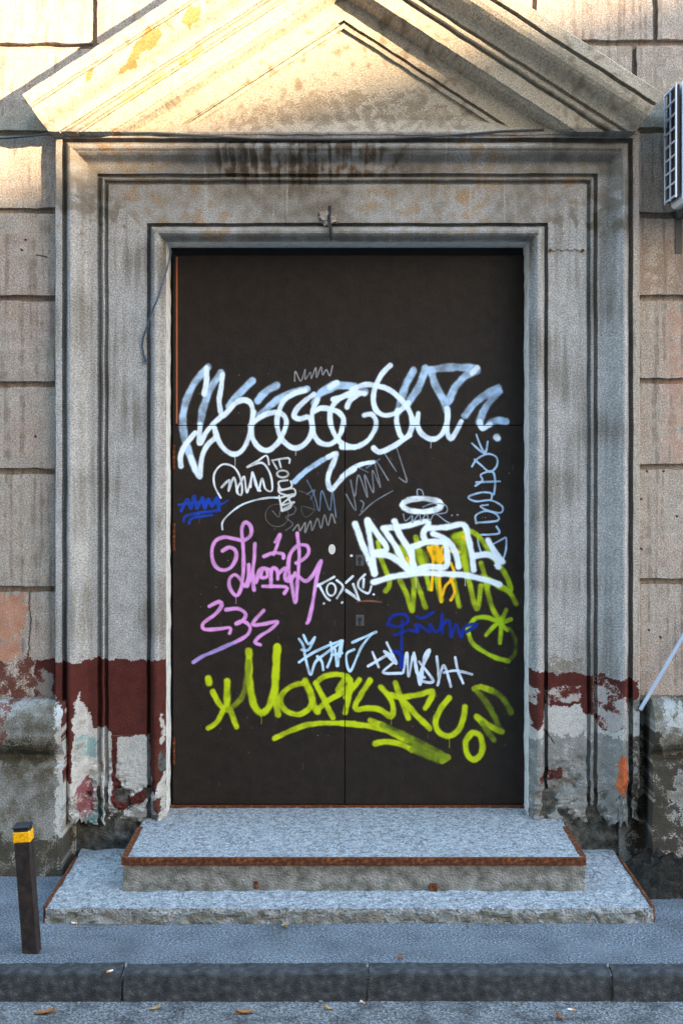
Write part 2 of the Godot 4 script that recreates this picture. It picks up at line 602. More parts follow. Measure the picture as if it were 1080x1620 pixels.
func door_map() -> StandardMaterial3D:
	d_mid = noise_bytes(dw, dh, 0.02, 21, 3)
	d_fine = noise_bytes(dw, dh, 0.3, 22, 2)
	var runs := noise_bytes(dw, dh, 0.05, 23, 3, 30)
	dc.resize(dw * dh * 3)
	for i in dw * dh:
		var k := 1.0 + 0.12 * (d_mid[i] - 128) / 128.0 + 0.16 * (d_fine[i] - 128) / 128.0 + 0.04 * (runs[i] - 128) / 128.0
		dc[i * 3] = int(38 * k)
		dc[i * 3 + 1] = int(31 * k)
		dc[i * 3 + 2] = int(25 * k)
	tags()
	var m := StandardMaterial3D.new()
	m.resource_name = "black_door_paint_with_tags"
	m.albedo_texture = tex(Image.create_from_data(dw, dh, false, Image.FORMAT_RGB8, dc))
	m.roughness = 0.52
	m.metallic_specular = 0.3
	m.heightmap_enabled = true
	var hb := PackedByteArray()
	hb.resize(dw * dh)
	for i in dw * dh:
		hb[i] = (d_fine[i] + d_mid[i]) / 2
	m.heightmap_texture = tex(Image.create_from_data(dw, dh, false, Image.FORMAT_L8, hb))
	m.heightmap_scale = 0.3
	return m

func tags() -> void:
	var g := [104, 104, 106]
	var gb := [100, 122, 146]
	# faint marker scribbles
	stroke("A", [[740, 225], [745, 170], [775, 225], [800, 160], [800, 215], [830, 175], [835, 210], [860, 150], [865, 205], [890, 145], [900, 190], [920, 160], [940, 195], [955, 140]], 4, [150, 150, 150])
	oval("A", 640, 990, 66, 64, 3, g, 0.7)
	stroke("A", [[615, 965], [650, 1000], [660, 960], [700, 930], [745, 945], [735, 980], [690, 1000], [730, 1040], [690, 1075]], 4, g, 0.8)
	stroke("A", [[765, 850], [830, 880], [850, 960], [800, 1000], [780, 940], [860, 960]], 3, g, 0.6)
	stroke("A", [[810, 790], [850, 870], [880, 965], [895, 850], [940, 960], [955, 850], [975, 1000]], 4, gb, 0.9)
	stroke("A", [[810, 870], [855, 845], [830, 900]], 4, gb, 0.8)
	stroke("C", [[730, 285], [760, 250], [770, 285], [800, 240], [800, 295], [830, 230], [840, 285], [870, 215], [890, 270], [910, 195], [930, 255], [950, 190], [970, 240]], 4, [128, 128, 128])
	stroke("B", [[25, 870], [80, 960], [50, 790], [75, 880], [95, 760], [145, 885], [130, 760], [180, 860], [175, 735], [220, 830], [190, 680], [265, 790]], 4, [130, 134, 142], 0.9)
	stroke("B", [[245, 640], [310, 740]], 4, [130, 134, 142], 0.85)
	stroke("B", [[310, 600], [345, 710], [370, 800], [325, 775]], 4, [130, 134, 142], 0.85)
	stroke("B", [[100, 990], [180, 915], [290, 850]], 4, [130, 134, 142], 0.85)
	stroke("B", [[105, 905], [125, 920], [110, 970]], 4, [130, 134, 142], 0.85)
	stroke("B", [[100, 720], [150, 745]], 4, gb, 0.8)
	stroke("B", [[140, 720], [215, 670]], 5, gb, 0.8)
	# small white tag, arcs and the letters that run downwards
	var w := [224, 228, 230]
	stroke("A", [[320, 890], [285, 820], [285, 750], [330, 700], [390, 712], [425, 760], [442, 830], [435, 875], [410, 850], [440, 790], [455, 770], [470, 860], [500, 760], [520, 800], [535, 850], [555, 780], [575, 840], [610, 850], [610, 790], [590, 730], [550, 690], [470, 715], [530, 680], [580, 650], [595, 700]], 6, w)
	stroke("A", [[325, 830], [370, 790], [365, 850], [395, 775], [415, 860]], 7, w)
	stroke("A", [[490, 830], [500, 745], [520, 820], [545, 850]], 6, w)
	stroke("A", [[330, 1070], [330, 1030], [360, 990], [430, 935], [510, 905], [590, 890], [650, 890]], 6, [214, 226, 232])
	for s in [[[612, 676], [640, 726]], [[618, 676], [705, 664], [710, 692]], [[652, 680], [662, 716]], [[700, 790], [650, 800], [665, 842], [722, 828], [718, 796]], [[650, 850], [735, 838], [735, 880], [655, 862], [650, 830]], [[660, 890], [735, 870], [665, 930], [738, 915], [670, 962], [720, 940], [700, 880]], [[652, 880], [668, 965]]]:
		stroke("A", s, 6, [210, 212, 210])
	oval("A", 672, 754, 32, 20, 6, [210, 212, 210])
	# royal blue scrawl
	var bl := [22, 62, 168]
	stroke("A", [[95, 965], [130, 900], [150, 950], [170, 880], [185, 950], [215, 890], [230, 950], [250, 900], [270, 940], [300, 890], [310, 950]], 10, bl, 0.9)
	stroke("A", [[80, 930], [200, 915], [320, 925]], 8, bl, 0.9)
	stroke("A", [[320, 930], [365, 902]], 5, bl, 0.8)
	stroke("A", [[110, 1025], [120, 995], [200, 975], [312, 962]], 9, bl, 0.9)
	stroke("A", [[140, 1035], [160, 1005], [270, 988]], 8, bl, 0.9)
	# the big white tag
	var big := [226, 240, 250]
	var fade := [176, 206, 234]
	for s in [[[250, 145], [185, 215], [140, 295], [112, 385], [106, 480], [120, 570], [150, 660], [175, 730]], [[322, 180], [262, 270], [222, 370], [203, 470]], [[500, 225], [430, 290], [365, 365]], [[640, 250], [575, 285], [530, 340]], [[810, 272], [700, 300], [620, 350], [540, 420]], [[975, 240], [890, 290], [850, 350]], [[900, 290], [980, 255], [1080, 252]]]:
		stroke("A", s, 21, fade, 0.88, 0.3)
	for s in [[[-60, 252], [20, 250], [80, 265], [130, 288]], [[405, 165], [370, 235], [340, 320], [320, 400]], [[475, 150], [455, 220], [415, 295], [375, 355]], [[505, 160], [600, 148], [700, 148], [765, 155]], [[510, 165], [530, 245], [575, 320], [598, 390]], [[770, 165], [700, 200], [640, 265], [608, 340]], [[895, 285], [840, 345], [800, 405], [785, 460]], [[890, 268], [830, 295], [760, 350], [700, 420]], [[840, 470], [880, 450], [932, 456]]]:
		stroke("B", s, 22, fade, 0.85, 0.3)
	for s in [[[240, 150], [240, 220], [226, 300]], [[150, 660], [175, 730], [200, 772], [205, 720], [215, 650], [245, 590], [290, 550]], [[95, 710], [90, 660], [110, 600], [150, 548], [175, 520]], [[330, 190], [322, 260], [312, 330], [320, 400], [338, 420], [400, 355], [450, 332], [490, 352], [503, 410], [490, 490], [475, 560], [445, 615], [400, 642], [348, 620], [305, 560], [283, 492]], [[203, 470], [200, 580], [235, 520], [280, 465], [330, 420]], [[510, 400], [498, 470], [500, 550], [540, 606], [590, 620], [640, 582], [676, 520], [692, 460], [678, 420], [640, 402], [580, 412], [530, 440], [488, 480]], [[800, 280], [740, 295], [682, 335], [650, 400], [640, 470], [655, 530], [690, 580], [740, 608], [790, 590], [830, 540], [842, 480], [820, 430], [770, 440], [738, 428], [748, 390], [790, 345], [850, 300]], [[870, 330], [842, 400], [840, 480], [855, 540], [890, 580], [940, 585], [985, 550], [1012, 490], [1018, 440], [988, 402], [930, 382], [880, 382], [850, 402]], [[1080, 285], [1010, 312], [960, 360], [940, 420], [950, 490], [980, 550], [1020, 588], [1080, 602]], [[980, 235], [940, 260]]]:
		stroke("A", s, 15.5, big, 0.98, 0.12)
	for s in [[[0, 600], [60, 602], [110, 590], [160, 550], [192, 490], [190, 440], [165, 415], [130, 420]], [[-50, 330], [20, 310], [80, 290], [128, 296]], [[30, 375], [50, 330], [100, 298]], [[60, 272], [130, 246], [200, 252], [270, 276], [330, 325], [375, 380], [400, 440], [395, 500], [360, 552], [330, 525], [310, 455], [318, 390]], [[275, 135], [225, 190], [190, 260], [180, 330], [195, 390], [240, 420], [300, 410], [350, 380], [380, 350]], [[435, 410], [430, 470], [450, 520], [500, 555], [550, 545], [585, 500], [602, 430], [598, 380]], [[602, 400], [600, 510], [618, 552], [645, 520], [680, 455]], [[785, 455], [800, 495], [845, 470]], [[180, 605], [210, 630], [260, 615], [320, 580], [385, 535]], [[770, 150], [740, 180]]]:
		stroke("B", s, 15.5, big, 0.98, 0.12)
	stroke("B", [[881, 547], [883, 549]], 21, big)
	stroke("A", [[740, 798], [800, 742], [870, 692], [930, 658]], 15, fade, 0.9)
	stroke("A", [[930, 658], [975, 640], [960, 690], [935, 750], [930, 800], [950, 840], [990, 800], [1030, 755], [1080, 725]], 16, big)
	stroke("B", [[0, 770], [60, 722], [120, 696], [180, 686]], 13, big, 0.95)
	# pale blue letters running down the right leaf
	var pb := [168, 196, 222]
	for s in [[[765, 530], [785, 585], [810, 635]], [[740, 580], [810, 635], [830, 570]], [[740, 712], [770, 668], [830, 640], [880, 660], [880, 710], [840, 742], [790, 702], [755, 672]], [[760, 822], [800, 790], [790, 758], [855, 740], [872, 800], [865, 870]], [[765, 802], [900, 796]], [[850, 900], [850, 865], [790, 860], [720, 885], [760, 910], [850, 905], [912, 940], [902, 975], [830, 962], [788, 938], [830, 930]], [[765, 1035], [762, 990], [820, 965], [880, 985], [885, 1020], [762, 1032]]]:
		stroke("B", s, 6, pb)
	for s in [[[880, 262], [896, 298], [840, 308], [782, 312], [775, 350], [790, 405]], [[935, 328], [932, 400], [905, 470], [870, 482]], [[860, 362], [930, 324]]]:
		stroke("D", s, 6, pb)
	# pink tag and number
	var pk := [222, 150, 214]
	for s in [[[330, 400], [370, 380], [405, 400], [405, 450], [370, 500], [320, 508], [280, 470], [270, 400], [290, 345], [340, 322], [400, 332], [450, 340], [490, 310], [490, 260], [460, 236], [440, 270], [445, 350], [450, 450], [445, 550], [430, 630], [405, 655], [372, 612], [370, 562], [400, 536], [430, 560], [455, 600], [478, 550], [480, 480]], [[515, 360], [510, 450], [500, 540], [510, 622]], [[470, 600], [500, 540], [520, 580], [540, 510], [575, 500], [585, 545], [550, 550], [560, 505], [600, 510], [605, 560], [612, 500], [640, 510], [645, 560], [650, 530], [690, 500], [684, 560], [715, 570], [742, 525]], [[755, 300], [766, 400], [762, 500], [745, 692], [725, 600], [705, 500], [715, 420], [760, 370], [810, 372], [820, 410], [790, 448], [750, 470]], [[690, 560], [750, 540], [800, 572], [842, 540], [890, 458], [865, 560], [845, 680], [822, 790], [810, 812]], [[630, 350], [656, 308], [640, 370], [622, 420]], [[565, 432], [620, 412], [672, 418], [676, 440]], [[560, 602], [690, 606], [682, 642]], [[605, 560], [605, 600]], [[255, 715], [310, 690], [325, 712], [290, 760], [222, 812], [225, 845], [300, 846], [372, 838], [370, 870]], [[350, 735], [420, 730], [462, 762], [440, 800], [408, 815], [445, 800], [486, 832], [470, 880], [400, 920]], [[565, 740], [510, 800], [505, 822], [570, 816], [642, 804], [600, 850], [545, 885], [515, 920], [545, 935]]]:
		stroke("C", s, 11, pk, 0.96, 0.15, 0.45)
	stroke("C", [[400, 920], [300, 965], [220, 1000], [165, 1035]], 11, [176, 150, 220], 0.9, 0.15, 0.45)
	# two-tone throw-up: green and orange under white
	var gr := [172, 194, 24]
	for s in [[[250, 630], [272, 580], [225, 450], [205, 350]], [[330, 570], [370, 650], [400, 740], [410, 600], [395, 520]], [[420, 560], [475, 720]], [[480, 540], [500, 612]], [[540, 560], [565, 680]], [[630, 540], [668, 716]], [[640, 320], [690, 300], [740, 292], [790, 332], [850, 420], [920, 520], [960, 622], [890, 592], [800, 540]], [[700, 300], [692, 400], [720, 560], [768, 730], [790, 600]], [[820, 590], [850, 712], [900, 800]], [[790, 470], [830, 600]], [[420, 320], [440, 400], [460, 480]], [[890, 600], [955, 640], [990, 700]]]:
		stroke("D", s, 15, gr, 0.85, 0.3, 0.5)
	for s in [[[650, 330], [690, 350], [690, 450]], [[440, 420], [460, 450]], [[330, 400], [360, 420]]]:
		stroke("D", s, 34, gr, 0.7, 0.3, 0.5)
	var og := [253, 190, 20]
	for s in [[[490, 380], [518, 450], [510, 622]], [[540, 370], [560, 470], [556, 560], [565, 690]], [[572, 380], [548, 450]], [[620, 470], [640, 540], [590, 600], [572, 650]], [[620, 560], [642, 630], [620, 680]], [[690, 322], [732, 350]], [[370, 440], [385, 470]], [[610, 400], [670, 408]]]:
		stroke("D", s, 9, og, 0.92, 0.2)
	stroke("D", [[520, 395], [550, 440]], 36, og, 0.9, 0.4)
	var th := [236, 246, 250]
	oval("D", 455, 140, 110, 38, 17, th)
	for s in [[[75, 245], [110, 340], [150, 440], [185, 530]], [[145, 225], [160, 330], [175, 430], [190, 530]], [[150, 230], [205, 310], [255, 390], [180, 412]], [[235, 272], [290, 350], [340, 440], [380, 510]], [[190, 420], [280, 432], [370, 500]], [[300, 232], [330, 310], [380, 390], [410, 480]], [[250, 270], [370, 258], [490, 232], [462, 300], [470, 350], [385, 382]], [[400, 400], [410, 498], [500, 490], [590, 490], [598, 420], [580, 352], [480, 350]], [[500, 270], [600, 266], [690, 252], [720, 330], [740, 430], [750, 508]], [[520, 302], [600, 340], [650, 420], [662, 490]], [[752, 432], [830, 420], [880, 450], [890, 490]], [[830, 340], [880, 420], [915, 462]], [[180, 580], [280, 550], [420, 530], [560, 530], [700, 540], [800, 560], [895, 590]]]:
		stroke("D", s, 18, th, 0.99, 0.06, 0.4)
	for s in [[[350, 190], [362, 230], [400, 200], [400, 240], [440, 190], [450, 230], [480, 190], [500, 230], [530, 190], [590, 230], [620, 245]], [[430, 82], [430, 50], [455, 55], [465, 86]], [[460, 150], [520, 130], [590, 140], [595, 180], [540, 190]]]:
		stroke("D", s, 4, [150, 166, 182], 0.9)
	stroke("D", [[625, 198], [627, 198]], 5, [150, 150, 160])
	stroke("D", [[657, 195], [659, 195]], 5, [150, 150, 160])
	# lime circle with a star
	for s in [[[715, 842], [760, 785], [830, 780], [900, 810]], [[900, 800], [905, 860], [898, 925]], [[900, 805], [860, 835], [820, 880]], [[905, 800], [935, 738]], [[910, 810], [960, 790]], [[905, 820], [940, 850]], [[715, 850], [740, 920], [800, 970], [880, 1010], [945, 1028]]]:
		stroke("D", s, 13, [168, 196, 24], 0.88, 0.25, 0.5)
	stroke("D", [[945, 1028], [985, 980], [985, 900], [950, 840]], 11, [110, 134, 24], 0.55, 0.3, 0.6)
	# dark blue scrawl with its drip
	var nb := [14, 42, 142]
	for s in [[[260, 822], [290, 770], [360, 765], [375, 802], [320, 832], [270, 820]], [[300, 880], [340, 870], [380, 850], [430, 860], [420, 820], [450, 830], [500, 862], [500, 820], [530, 860], [560, 840], [570, 760], [572, 872]], [[560, 830], [610, 800], [620, 890], [650, 820], [680, 892], [700, 830], [770, 820], [710, 860]], [[425, 775], [460, 782], [520, 750]], [[345, 800], [340, 900], [340, 960]]]:
		stroke("D", s, 9, nb, 0.9)
	# white letters, lower right and beside the centre joint
	for s in [[[150, 265], [260, 200]], [[175, 185], [210, 270]], [[255, 130], [310, 250], [240, 180], [300, 230], [235, 300], [340, 305]], [[350, 300], [370, 190], [380, 322], [410, 200], [445, 370], [470, 210], [500, 180], [440, 330], [520, 350], [440, 240]], [[540, 210], [552, 340], [545, 370], [580, 262], [620, 380]], [[645, 215], [660, 290], [690, 362]], [[580, 302], [650, 290], [740, 312]], [[410, 190], [425, 300], [470, 330]]]:
		stroke("F", s, 8, [206, 220, 234], 0.95)
	stroke("F", [[300, 180], [335, 200], [338, 270]], 13, nb, 0.92)
	for s in [[[765, 110], [790, 150], [800, 210], [830, 312], [860, 240], [930, 182], [1010, 120], [860, 180], [765, 242]], [[790, 88], [820, 140], [855, 100], [820, 170], [780, 172]], [[870, 210], [895, 240], [902, 286]], [[945, 130], [952, 200], [926, 270]], [[950, 202], [1010, 190]], [[1002, 120], [985, 262]], [[970, 170], [980, 262]]]:
		stroke("E", s, 8, [186, 218, 240], 0.95)
	for s in [[[195, 70], [60, 130]], [[172, 80], [110, 160], [48, 292], [25, 200], [70, 170]], [[-10, 210], [5, 120]]]:
		stroke("F", s, 8, [186, 218, 240], 0.95)
	for s in [[[870, 600], [965, 548]], [[878, 592], [915, 660], [940, 682]], [[980, 568], [1015, 605], [980, 670]], [[1030, 582], [1072, 545]], [[1030, 622], [1080, 655]]]:
		stroke("C", s, 7, [216, 224, 228])
	oval("C", 948, 620, 26, 36, 6, [216, 224, 228])
	stroke("C", [[905, 700], [907, 700]], 7, [216, 224, 228])
	stroke("C", [[1008, 696], [1011, 693]], 7, [216, 224, 228])
	for s in [[[25, 580], [62, 545]], [[20, 625], [100, 682]], [[65, 590], [100, 682]], [[132, 535], [98, 570], [98, 612], [150, 642], [168, 602]], [[125, 560], [122, 610]]]:
		stroke("D", s, 7, [216, 224, 228])
	stroke("D", [[54, 428], [56, 428]], 8, [220, 226, 230])
	stroke("D", [[180, 648], [182, 648]], 6, [220, 226, 230])
	stroke("D", [[90, 690], [150, 685], [225, 692]], 5, [128, 84, 62], 0.9)
	# the lime word with its double underline
	var lm := [186, 202, 18]
	for s in [[[250, 335], [253, 360]], [[355, 350], [355, 430], [355, 505]], [[480, 180], [482, 300], [490, 400], [510, 490], [550, 530], [592, 500], [620, 420], [635, 300], [640, 155]], [[640, 160], [632, 300], [628, 420], [645, 540]], [[800, 350], [830, 420], [850, 490], [870, 522]]]:
		stroke("E", s, 20, lm, 0.95, 0.2, 0.4)
	for s in [[[275, 410], [300, 460], [330, 500], [360, 512]], [[250, 618], [290, 592], [320, 545], [342, 500]], [[375, 512], [395, 570], [410, 610]], [[800, 360], [740, 372], [682, 410], [658, 462], [690, 518], [760, 540], [820, 510], [842, 450]], [[860, 360], [890, 420], [920, 480], [958, 560]], [[860, 362], [910, 322], [990, 312], [1045, 330], [1060, 365], [1000, 420], [930, 462], [870, 512]], [[625, 678], [700, 640], [800, 602], [900, 590], [1080, 590]]]:
		stroke("E", s, 16, lm, 0.93, 0.25, 0.4)
	stroke("E", [[360, 512], [410, 480], [450, 420], [468, 340], [478, 240]], 16, [132, 146, 22], 0.8, 0.3, 0.5)
	for s in [[[-20, 400], [20, 340], [50, 362], [40, 440], [20, 530]], [[25, 440], [100, 342]], [[160, 345], [120, 410], [80, 480], [82, 510], [150, 505], [220, 515], [280, 550], [292, 500], [270, 440], [222, 385]], [[305, 360], [340, 460], [378, 560]], [[280, 430], [340, 442], [420, 430], [515, 410], [500, 460], [475, 505]], [[340, 450], [420, 540], [500, 618]], [[610, 445], [560, 510], [532, 580], [550, 640], [610, 664], [662, 630], [690, 560], [702, 498]], [[742, 642], [705, 692], [710, 760], [745, 798], [790, 770], [800, 700], [780, 652], [742, 642]], [[755, 395], [790, 382], [850, 402]], [[0, 590], [150, 605], [260, 635], [370, 690]], [[190, 705], [250, 693], [330, 708], [400, 740]], [[910, 640], [850, 610], [765, 553], [800, 590]], [[160, 572], [230, 602]], [[600, 785], [570, 805]]]:
		stroke("F", s, 17, lm, 0.94, 0.22, 0.4)
	for s in [[[850, 402], [910, 440], [962, 525]], [[755, 395], [820, 470], [870, 560], [905, 638]], [[800, 590], [830, 640], [862, 682]], [[230, 602], [330, 645], [450, 705], [600, 785]], [[370, 690], [500, 752], [590, 792]], [[400, 740], [480, 772], [560, 806]]]:
		stroke("F", s, 17, [118, 136, 22], 0.75, 0.35, 0.5)
	drips()
	# scuffs, chips and bare rust
	for k in 46:
		var x := rng.randf_range(10, 570)
		var y := rng.randf_range(300, 890)
		stroke("A", [[(x - 0) * 3.6, (y - 150) * 3.6], [(x + rng.randf_range(-2, 2)) * 3.6, (y - 150 + rng.randf_range(1, 9)) * 3.6]], rng.randf_range(1.5, 3.0), [92, 84, 78], 0.5)

# runs of paint below some strokes, and stray drops
func drips() -> void:
	var pale := [214, 228, 240]
	for q in [["A", 400, 650, 60, pale], ["A", 745, 615, 34, pale], ["B", 505, 560, 46, pale], ["D", 420, 540, 70, [236, 246, 250]], ["D", 700, 555, 44, [236, 246, 250]], ["E", 550, 545, 48, [186, 202, 18]], ["F", 610, 672, 58, [186, 202, 18]], ["F", 280, 560, 36, [186, 202, 18]], ["C", 405, 660, 40, [222, 150, 214]]]:
		stroke(q[0], [[q[1], q[2]], [q[1] + 2, q[2] + q[3] * 0.5], [q[1] + 1, q[2] + q[3]]], 2.6, q[4], 0.7)
	for k in 150:
		var where: String = ["A", "B", "C", "D", "E", "F"][k % 6]
		var cols := [pale, pale, [222, 150, 214], [236, 246, 250], [186, 202, 18], [186, 202, 18]]
		var x := rng.randf_range(120, 960)
		var y := rng.randf_range(180, 760)
		stroke(where, [[x, y], [x + 1, y + 1]], rng.randf_range(1.2, 2.4), cols[k % 6], rng.randf_range(0.25, 0.7))

# ---------------------------------------------------------------- the scene
func _ready() -> void:
	rng.seed = 7
	rough_noise.seed = 3
	rough_noise.frequency = 1.0
	rough_noise.fractal_octaves = 3
	camera_and_light()
	make_materials()
	ground()
	facade()
	steps()
	street_things()
	across_the_street()

func camera_and_light() -> void:
	var cam := Camera3D.new()
	cam.name = "camera"
	cam.projection = Camera3D.PROJECTION_FRUSTUM
	cam.near = 0.1
	cam.far = 400.0
	cam.size = 0.1 * 1620.0 / F
	cam.frustum_offset = Vector2(3.0 / F, -110.0 / F) * 0.1
	cam.position = Vector3(0, HC, D)
	add_child(cam)
	cam.current = true
	var sky := ProceduralSkyMaterial.new()
	sky.sky_top_color = Color(0.44, 0.59, 0.735)
	sky.sky_horizon_color = Color(0.86, 0.86, 0.79)
	sky.sky_curve = 0.18
	sky.ground_bottom_color = Color(0.25, 0.24, 0.23)
	sky.ground_horizon_color = Color(0.6, 0.58, 0.55)
	sky.sun_angle_max = 60.0
	sky.sun_curve = 0.55
	sky.sky_energy_multiplier = 1.25
	var env := Environment.new()
	env.background_mode = Environment.BG_SKY
	env.sky = Sky.new()
	env.sky.sky_material = sky
	env.tonemap_mode = Environment.TONE_MAPPER_LINEAR
	env.tonemap_exposure = 7.1
	env.sdfgi_enabled = true
	env.ssao_enabled = true
	env.ssil_enabled = true
	var we := WorldEnvironment.new()
	we.name = "daylight"
	we.environment = env
	add_child(we)
	var sun := DirectionalLight3D.new()
	sun.name = "sun"
	var to := Vector3(sin(SUN_AZ) * cos(SUN_EL), sin(SUN_EL), cos(SUN_AZ) * cos(SUN_EL))
	sun.look_at_from_position(to * 10.0, Vector3.ZERO)
	sun.light_color = Color(1.0, 0.88, 0.72)
	sun.light_energy = 1.2
	sun.light_angular_distance = 0.6
	sun.shadow_enabled = true
	add_child(sun)

func make_materials() -> void:
	mats.grain = noise_tex(0.11, 41, [[0.0, grey(0.52)], [0.45, grey(0.91)], [1.0, grey(1.0)]], 512, 4)
	mats.facade = facade_map()
	mats.door = door_map()
	var fine := noise_tex(0.12, 51, [[0.0, grey(0.0)], [1.0, grey(1.0)]], 512, 5)
	var pebble := noise_tex(0.05, 52, [[0.0, grey(1.0)], [0.5, grey(0.6)], [1.0, grey(0.0)]], 512, 2, FastNoiseLite.TYPE_CELLULAR)
	var chip_ramp := [[0.0, Color(0.33, 0.34, 0.35)], [0.2, Color(0.50, 0.50, 0.50)], [0.4, Color(0.60, 0.60, 0.59)], [0.8, Color(0.66, 0.655, 0.645)], [1.0, Color(0.78, 0.77, 0.76)]]
	mats.tread = stone("exposed_aggregate", noise_tex(0.11, 53, chip_ramp, 1024, 1, FastNoiseLite.TYPE_CELLULAR, true), 0.8, fine, 0.6, 0.85, noise_tex(0.03, 71, [[0.0, grey(0.66)], [0.3, grey(0.84)], [0.55, grey(0.95)], [1.0, grey(1.0)]], 1024, 7), 1.7)
	mats.riser = stone("rough_cement", noise_tex(0.02, 54, [[0.0, Color(0.34, 0.32, 0.28)], [0.4, Color(0.50, 0.49, 0.45)], [0.7, Color(0.60, 0.58, 0.54)], [1.0, Color(0.70, 0.68, 0.64)]], 512, 6), 0.8, fine, 0.7, 0.9, mats.grain, 0.2)
	mats.pavement = stone("pavement_asphalt", noise_tex(0.16, 55, [[0.0, Color(0.12, 0.13, 0.14)], [0.35, Color(0.35, 0.36, 0.37)], [0.65, Color(0.47, 0.48, 0.49)], [1.0, Color(0.78, 0.78, 0.78)]], 1024, 2), 1.9, fine, 0.7, 0.85, noise_tex(0.008, 56, [[0.0, grey(0.72)], [0.5, grey(0.9)], [1.0, grey(1.0)]], 512, 6), 1.7)
	mats.road = stone("road_asphalt", noise_tex(0.15, 57, [[0.0, Color(0.22, 0.22, 0.22)], [0.3, Color(0.37, 0.36, 0.35)], [0.7, Color(0.46, 0.45, 0.44)], [1.0, Color(0.62, 0.60, 0.58)]], 1024, 1, FastNoiseLite.TYPE_CELLULAR, true), 0.8, pebble, 0.5, 0.9, noise_tex(0.012, 58, [[0.0, grey(0.6)], [0.5, grey(0.9)], [1.0, grey(1.0)]], 512, 6), 1.1)
	mats.kerb = stone("kerb_stone", noise_tex(0.02, 59, [[0.0, Color(0.16, 0.16, 0.155)], [0.5, Color(0.26, 0.255, 0.25)], [0.8, Color(0.33, 0.325, 0.32)], [1.0, Color(0.48, 0.475, 0.465)]], 512, 6), 0.5, fine, 0.35, 0.85, mats.grain, 0.3)
	mats.rust = stone("rusty_steel", noise_tex(0.03, 60, [[0.0, Color(0.18, 0.10, 0.07)], [0.45, Color(0.31, 0.17, 0.10)], [0.7, Color(0.44, 0.25, 0.13)], [1.0, Color(0.66, 0.44, 0.26)]], 512, 5), 0.4, fine, 0.15, 0.8)
	mats.white_reveal = stone("limewashed_reveal", noise_tex(0.02, 61, [[0.0, Color(0.70, 0.68, 0.64)], [0.35, Color(0.86, 0.85, 0.82)], [1.0, Color(0.93, 0.92, 0.90)]], 512, 5), 0.7, fine, 0.5)
	mats.wall = stone("plain_plaster", noise_tex(0.02, 64, [[0.0, Color(0.56, 0.51, 0.47)], [0.5, Color(0.67, 0.62, 0.58)], [1.0, Color(0.74, 0.68, 0.62)]], 512, 5), 1.4, fine, 0.4, 0.9, mats.grain, 0.35)
	mats.base = stone("dirty_cement", noise_tex(0.02, 65, [[0.0, Color(0.16, 0.15, 0.13)], [0.5, Color(0.34, 0.33, 0.30)], [1.0, Color(0.54, 0.52, 0.48)]], 512, 6), 0.6, fine, 0.8, 0.95, mats.grain, 0.2)
	mats.soil = stone("damp_soil", noise_tex(0.03, 66, [[0.0, Color(0.09, 0.08, 0.07)], [0.6, Color(0.18, 0.16, 0.13)], [1.0, Color(0.34, 0.29, 0.23)]], 512, 6), 0.4, fine, 1.2, 0.95)
	mats.post = stone("dark_post_paint", noise_tex(0.02, 67, [[0.0, Color(0.13, 0.10, 0.09)], [0.6, Color(0.19, 0.16, 0.15)], [0.85, Color(0.24, 0.19, 0.16)], [1.0, Color(0.38, 0.22, 0.14)]], 512, 5), 0.5, fine, 0.08, 0.6)
	mats.yellow = stone("reflective_yellow", noise_tex(0.04, 68, [[0.0, Color(0.78, 0.46, 0.03)], [0.5, Color(0.93, 0.66, 0.05)], [1.0, Color(0.97, 0.76, 0.12)]], 512, 3), 0.3, null, 0.0, 0.4)
	mats.black = plain("black_rubber", Color(0.10, 0.10, 0.11), 0.7)
	mats.cable = plain("grey_cable", Color(0.22, 0.22, 0.23), 0.6)
	mats.wire = plain("blue_grey_wire", Color(0.24, 0.30, 0.36), 0.6)
	mats.dark = plain("dark_gap", Color(0.08, 0.07, 0.065), 0.9)
	mats.steel = plain("dull_steel", Color(0.30, 0.29, 0.28), 0.6, 0.2)
	mats.casing = plain("white_enamel", Color(0.88, 0.89, 0.90), 0.45)
	mats.guard = plain("pale_wire", Color(0.78, 0.80, 0.83), 0.5)
	mats.coil = plain("dark_coil", Color(0.10, 0.09, 0.09), 0.7)
	mats.pipe = plain("pale_pipe", Color(0.58, 0.62, 0.67), 0.5)
	mats.orange = plain("orange_primer", Color(0.62, 0.33, 0.20), 0.8)
	mats.paper = plain("white_paper", Color(0.80, 0.78, 0.74), 0.8)
	mats.filter = plain("tan_filter", Color(0.80, 0.52, 0.26), 0.8)
	mats.leaf = plain("dry_leaf", Color(0.52, 0.34, 0.16), 0.8)
	mats.leaf_pale = plain("pale_leaf", Color(0.66, 0.54, 0.34), 0.8)

func structure(o: Node) -> void:
	o.set_meta("kind", "structure")

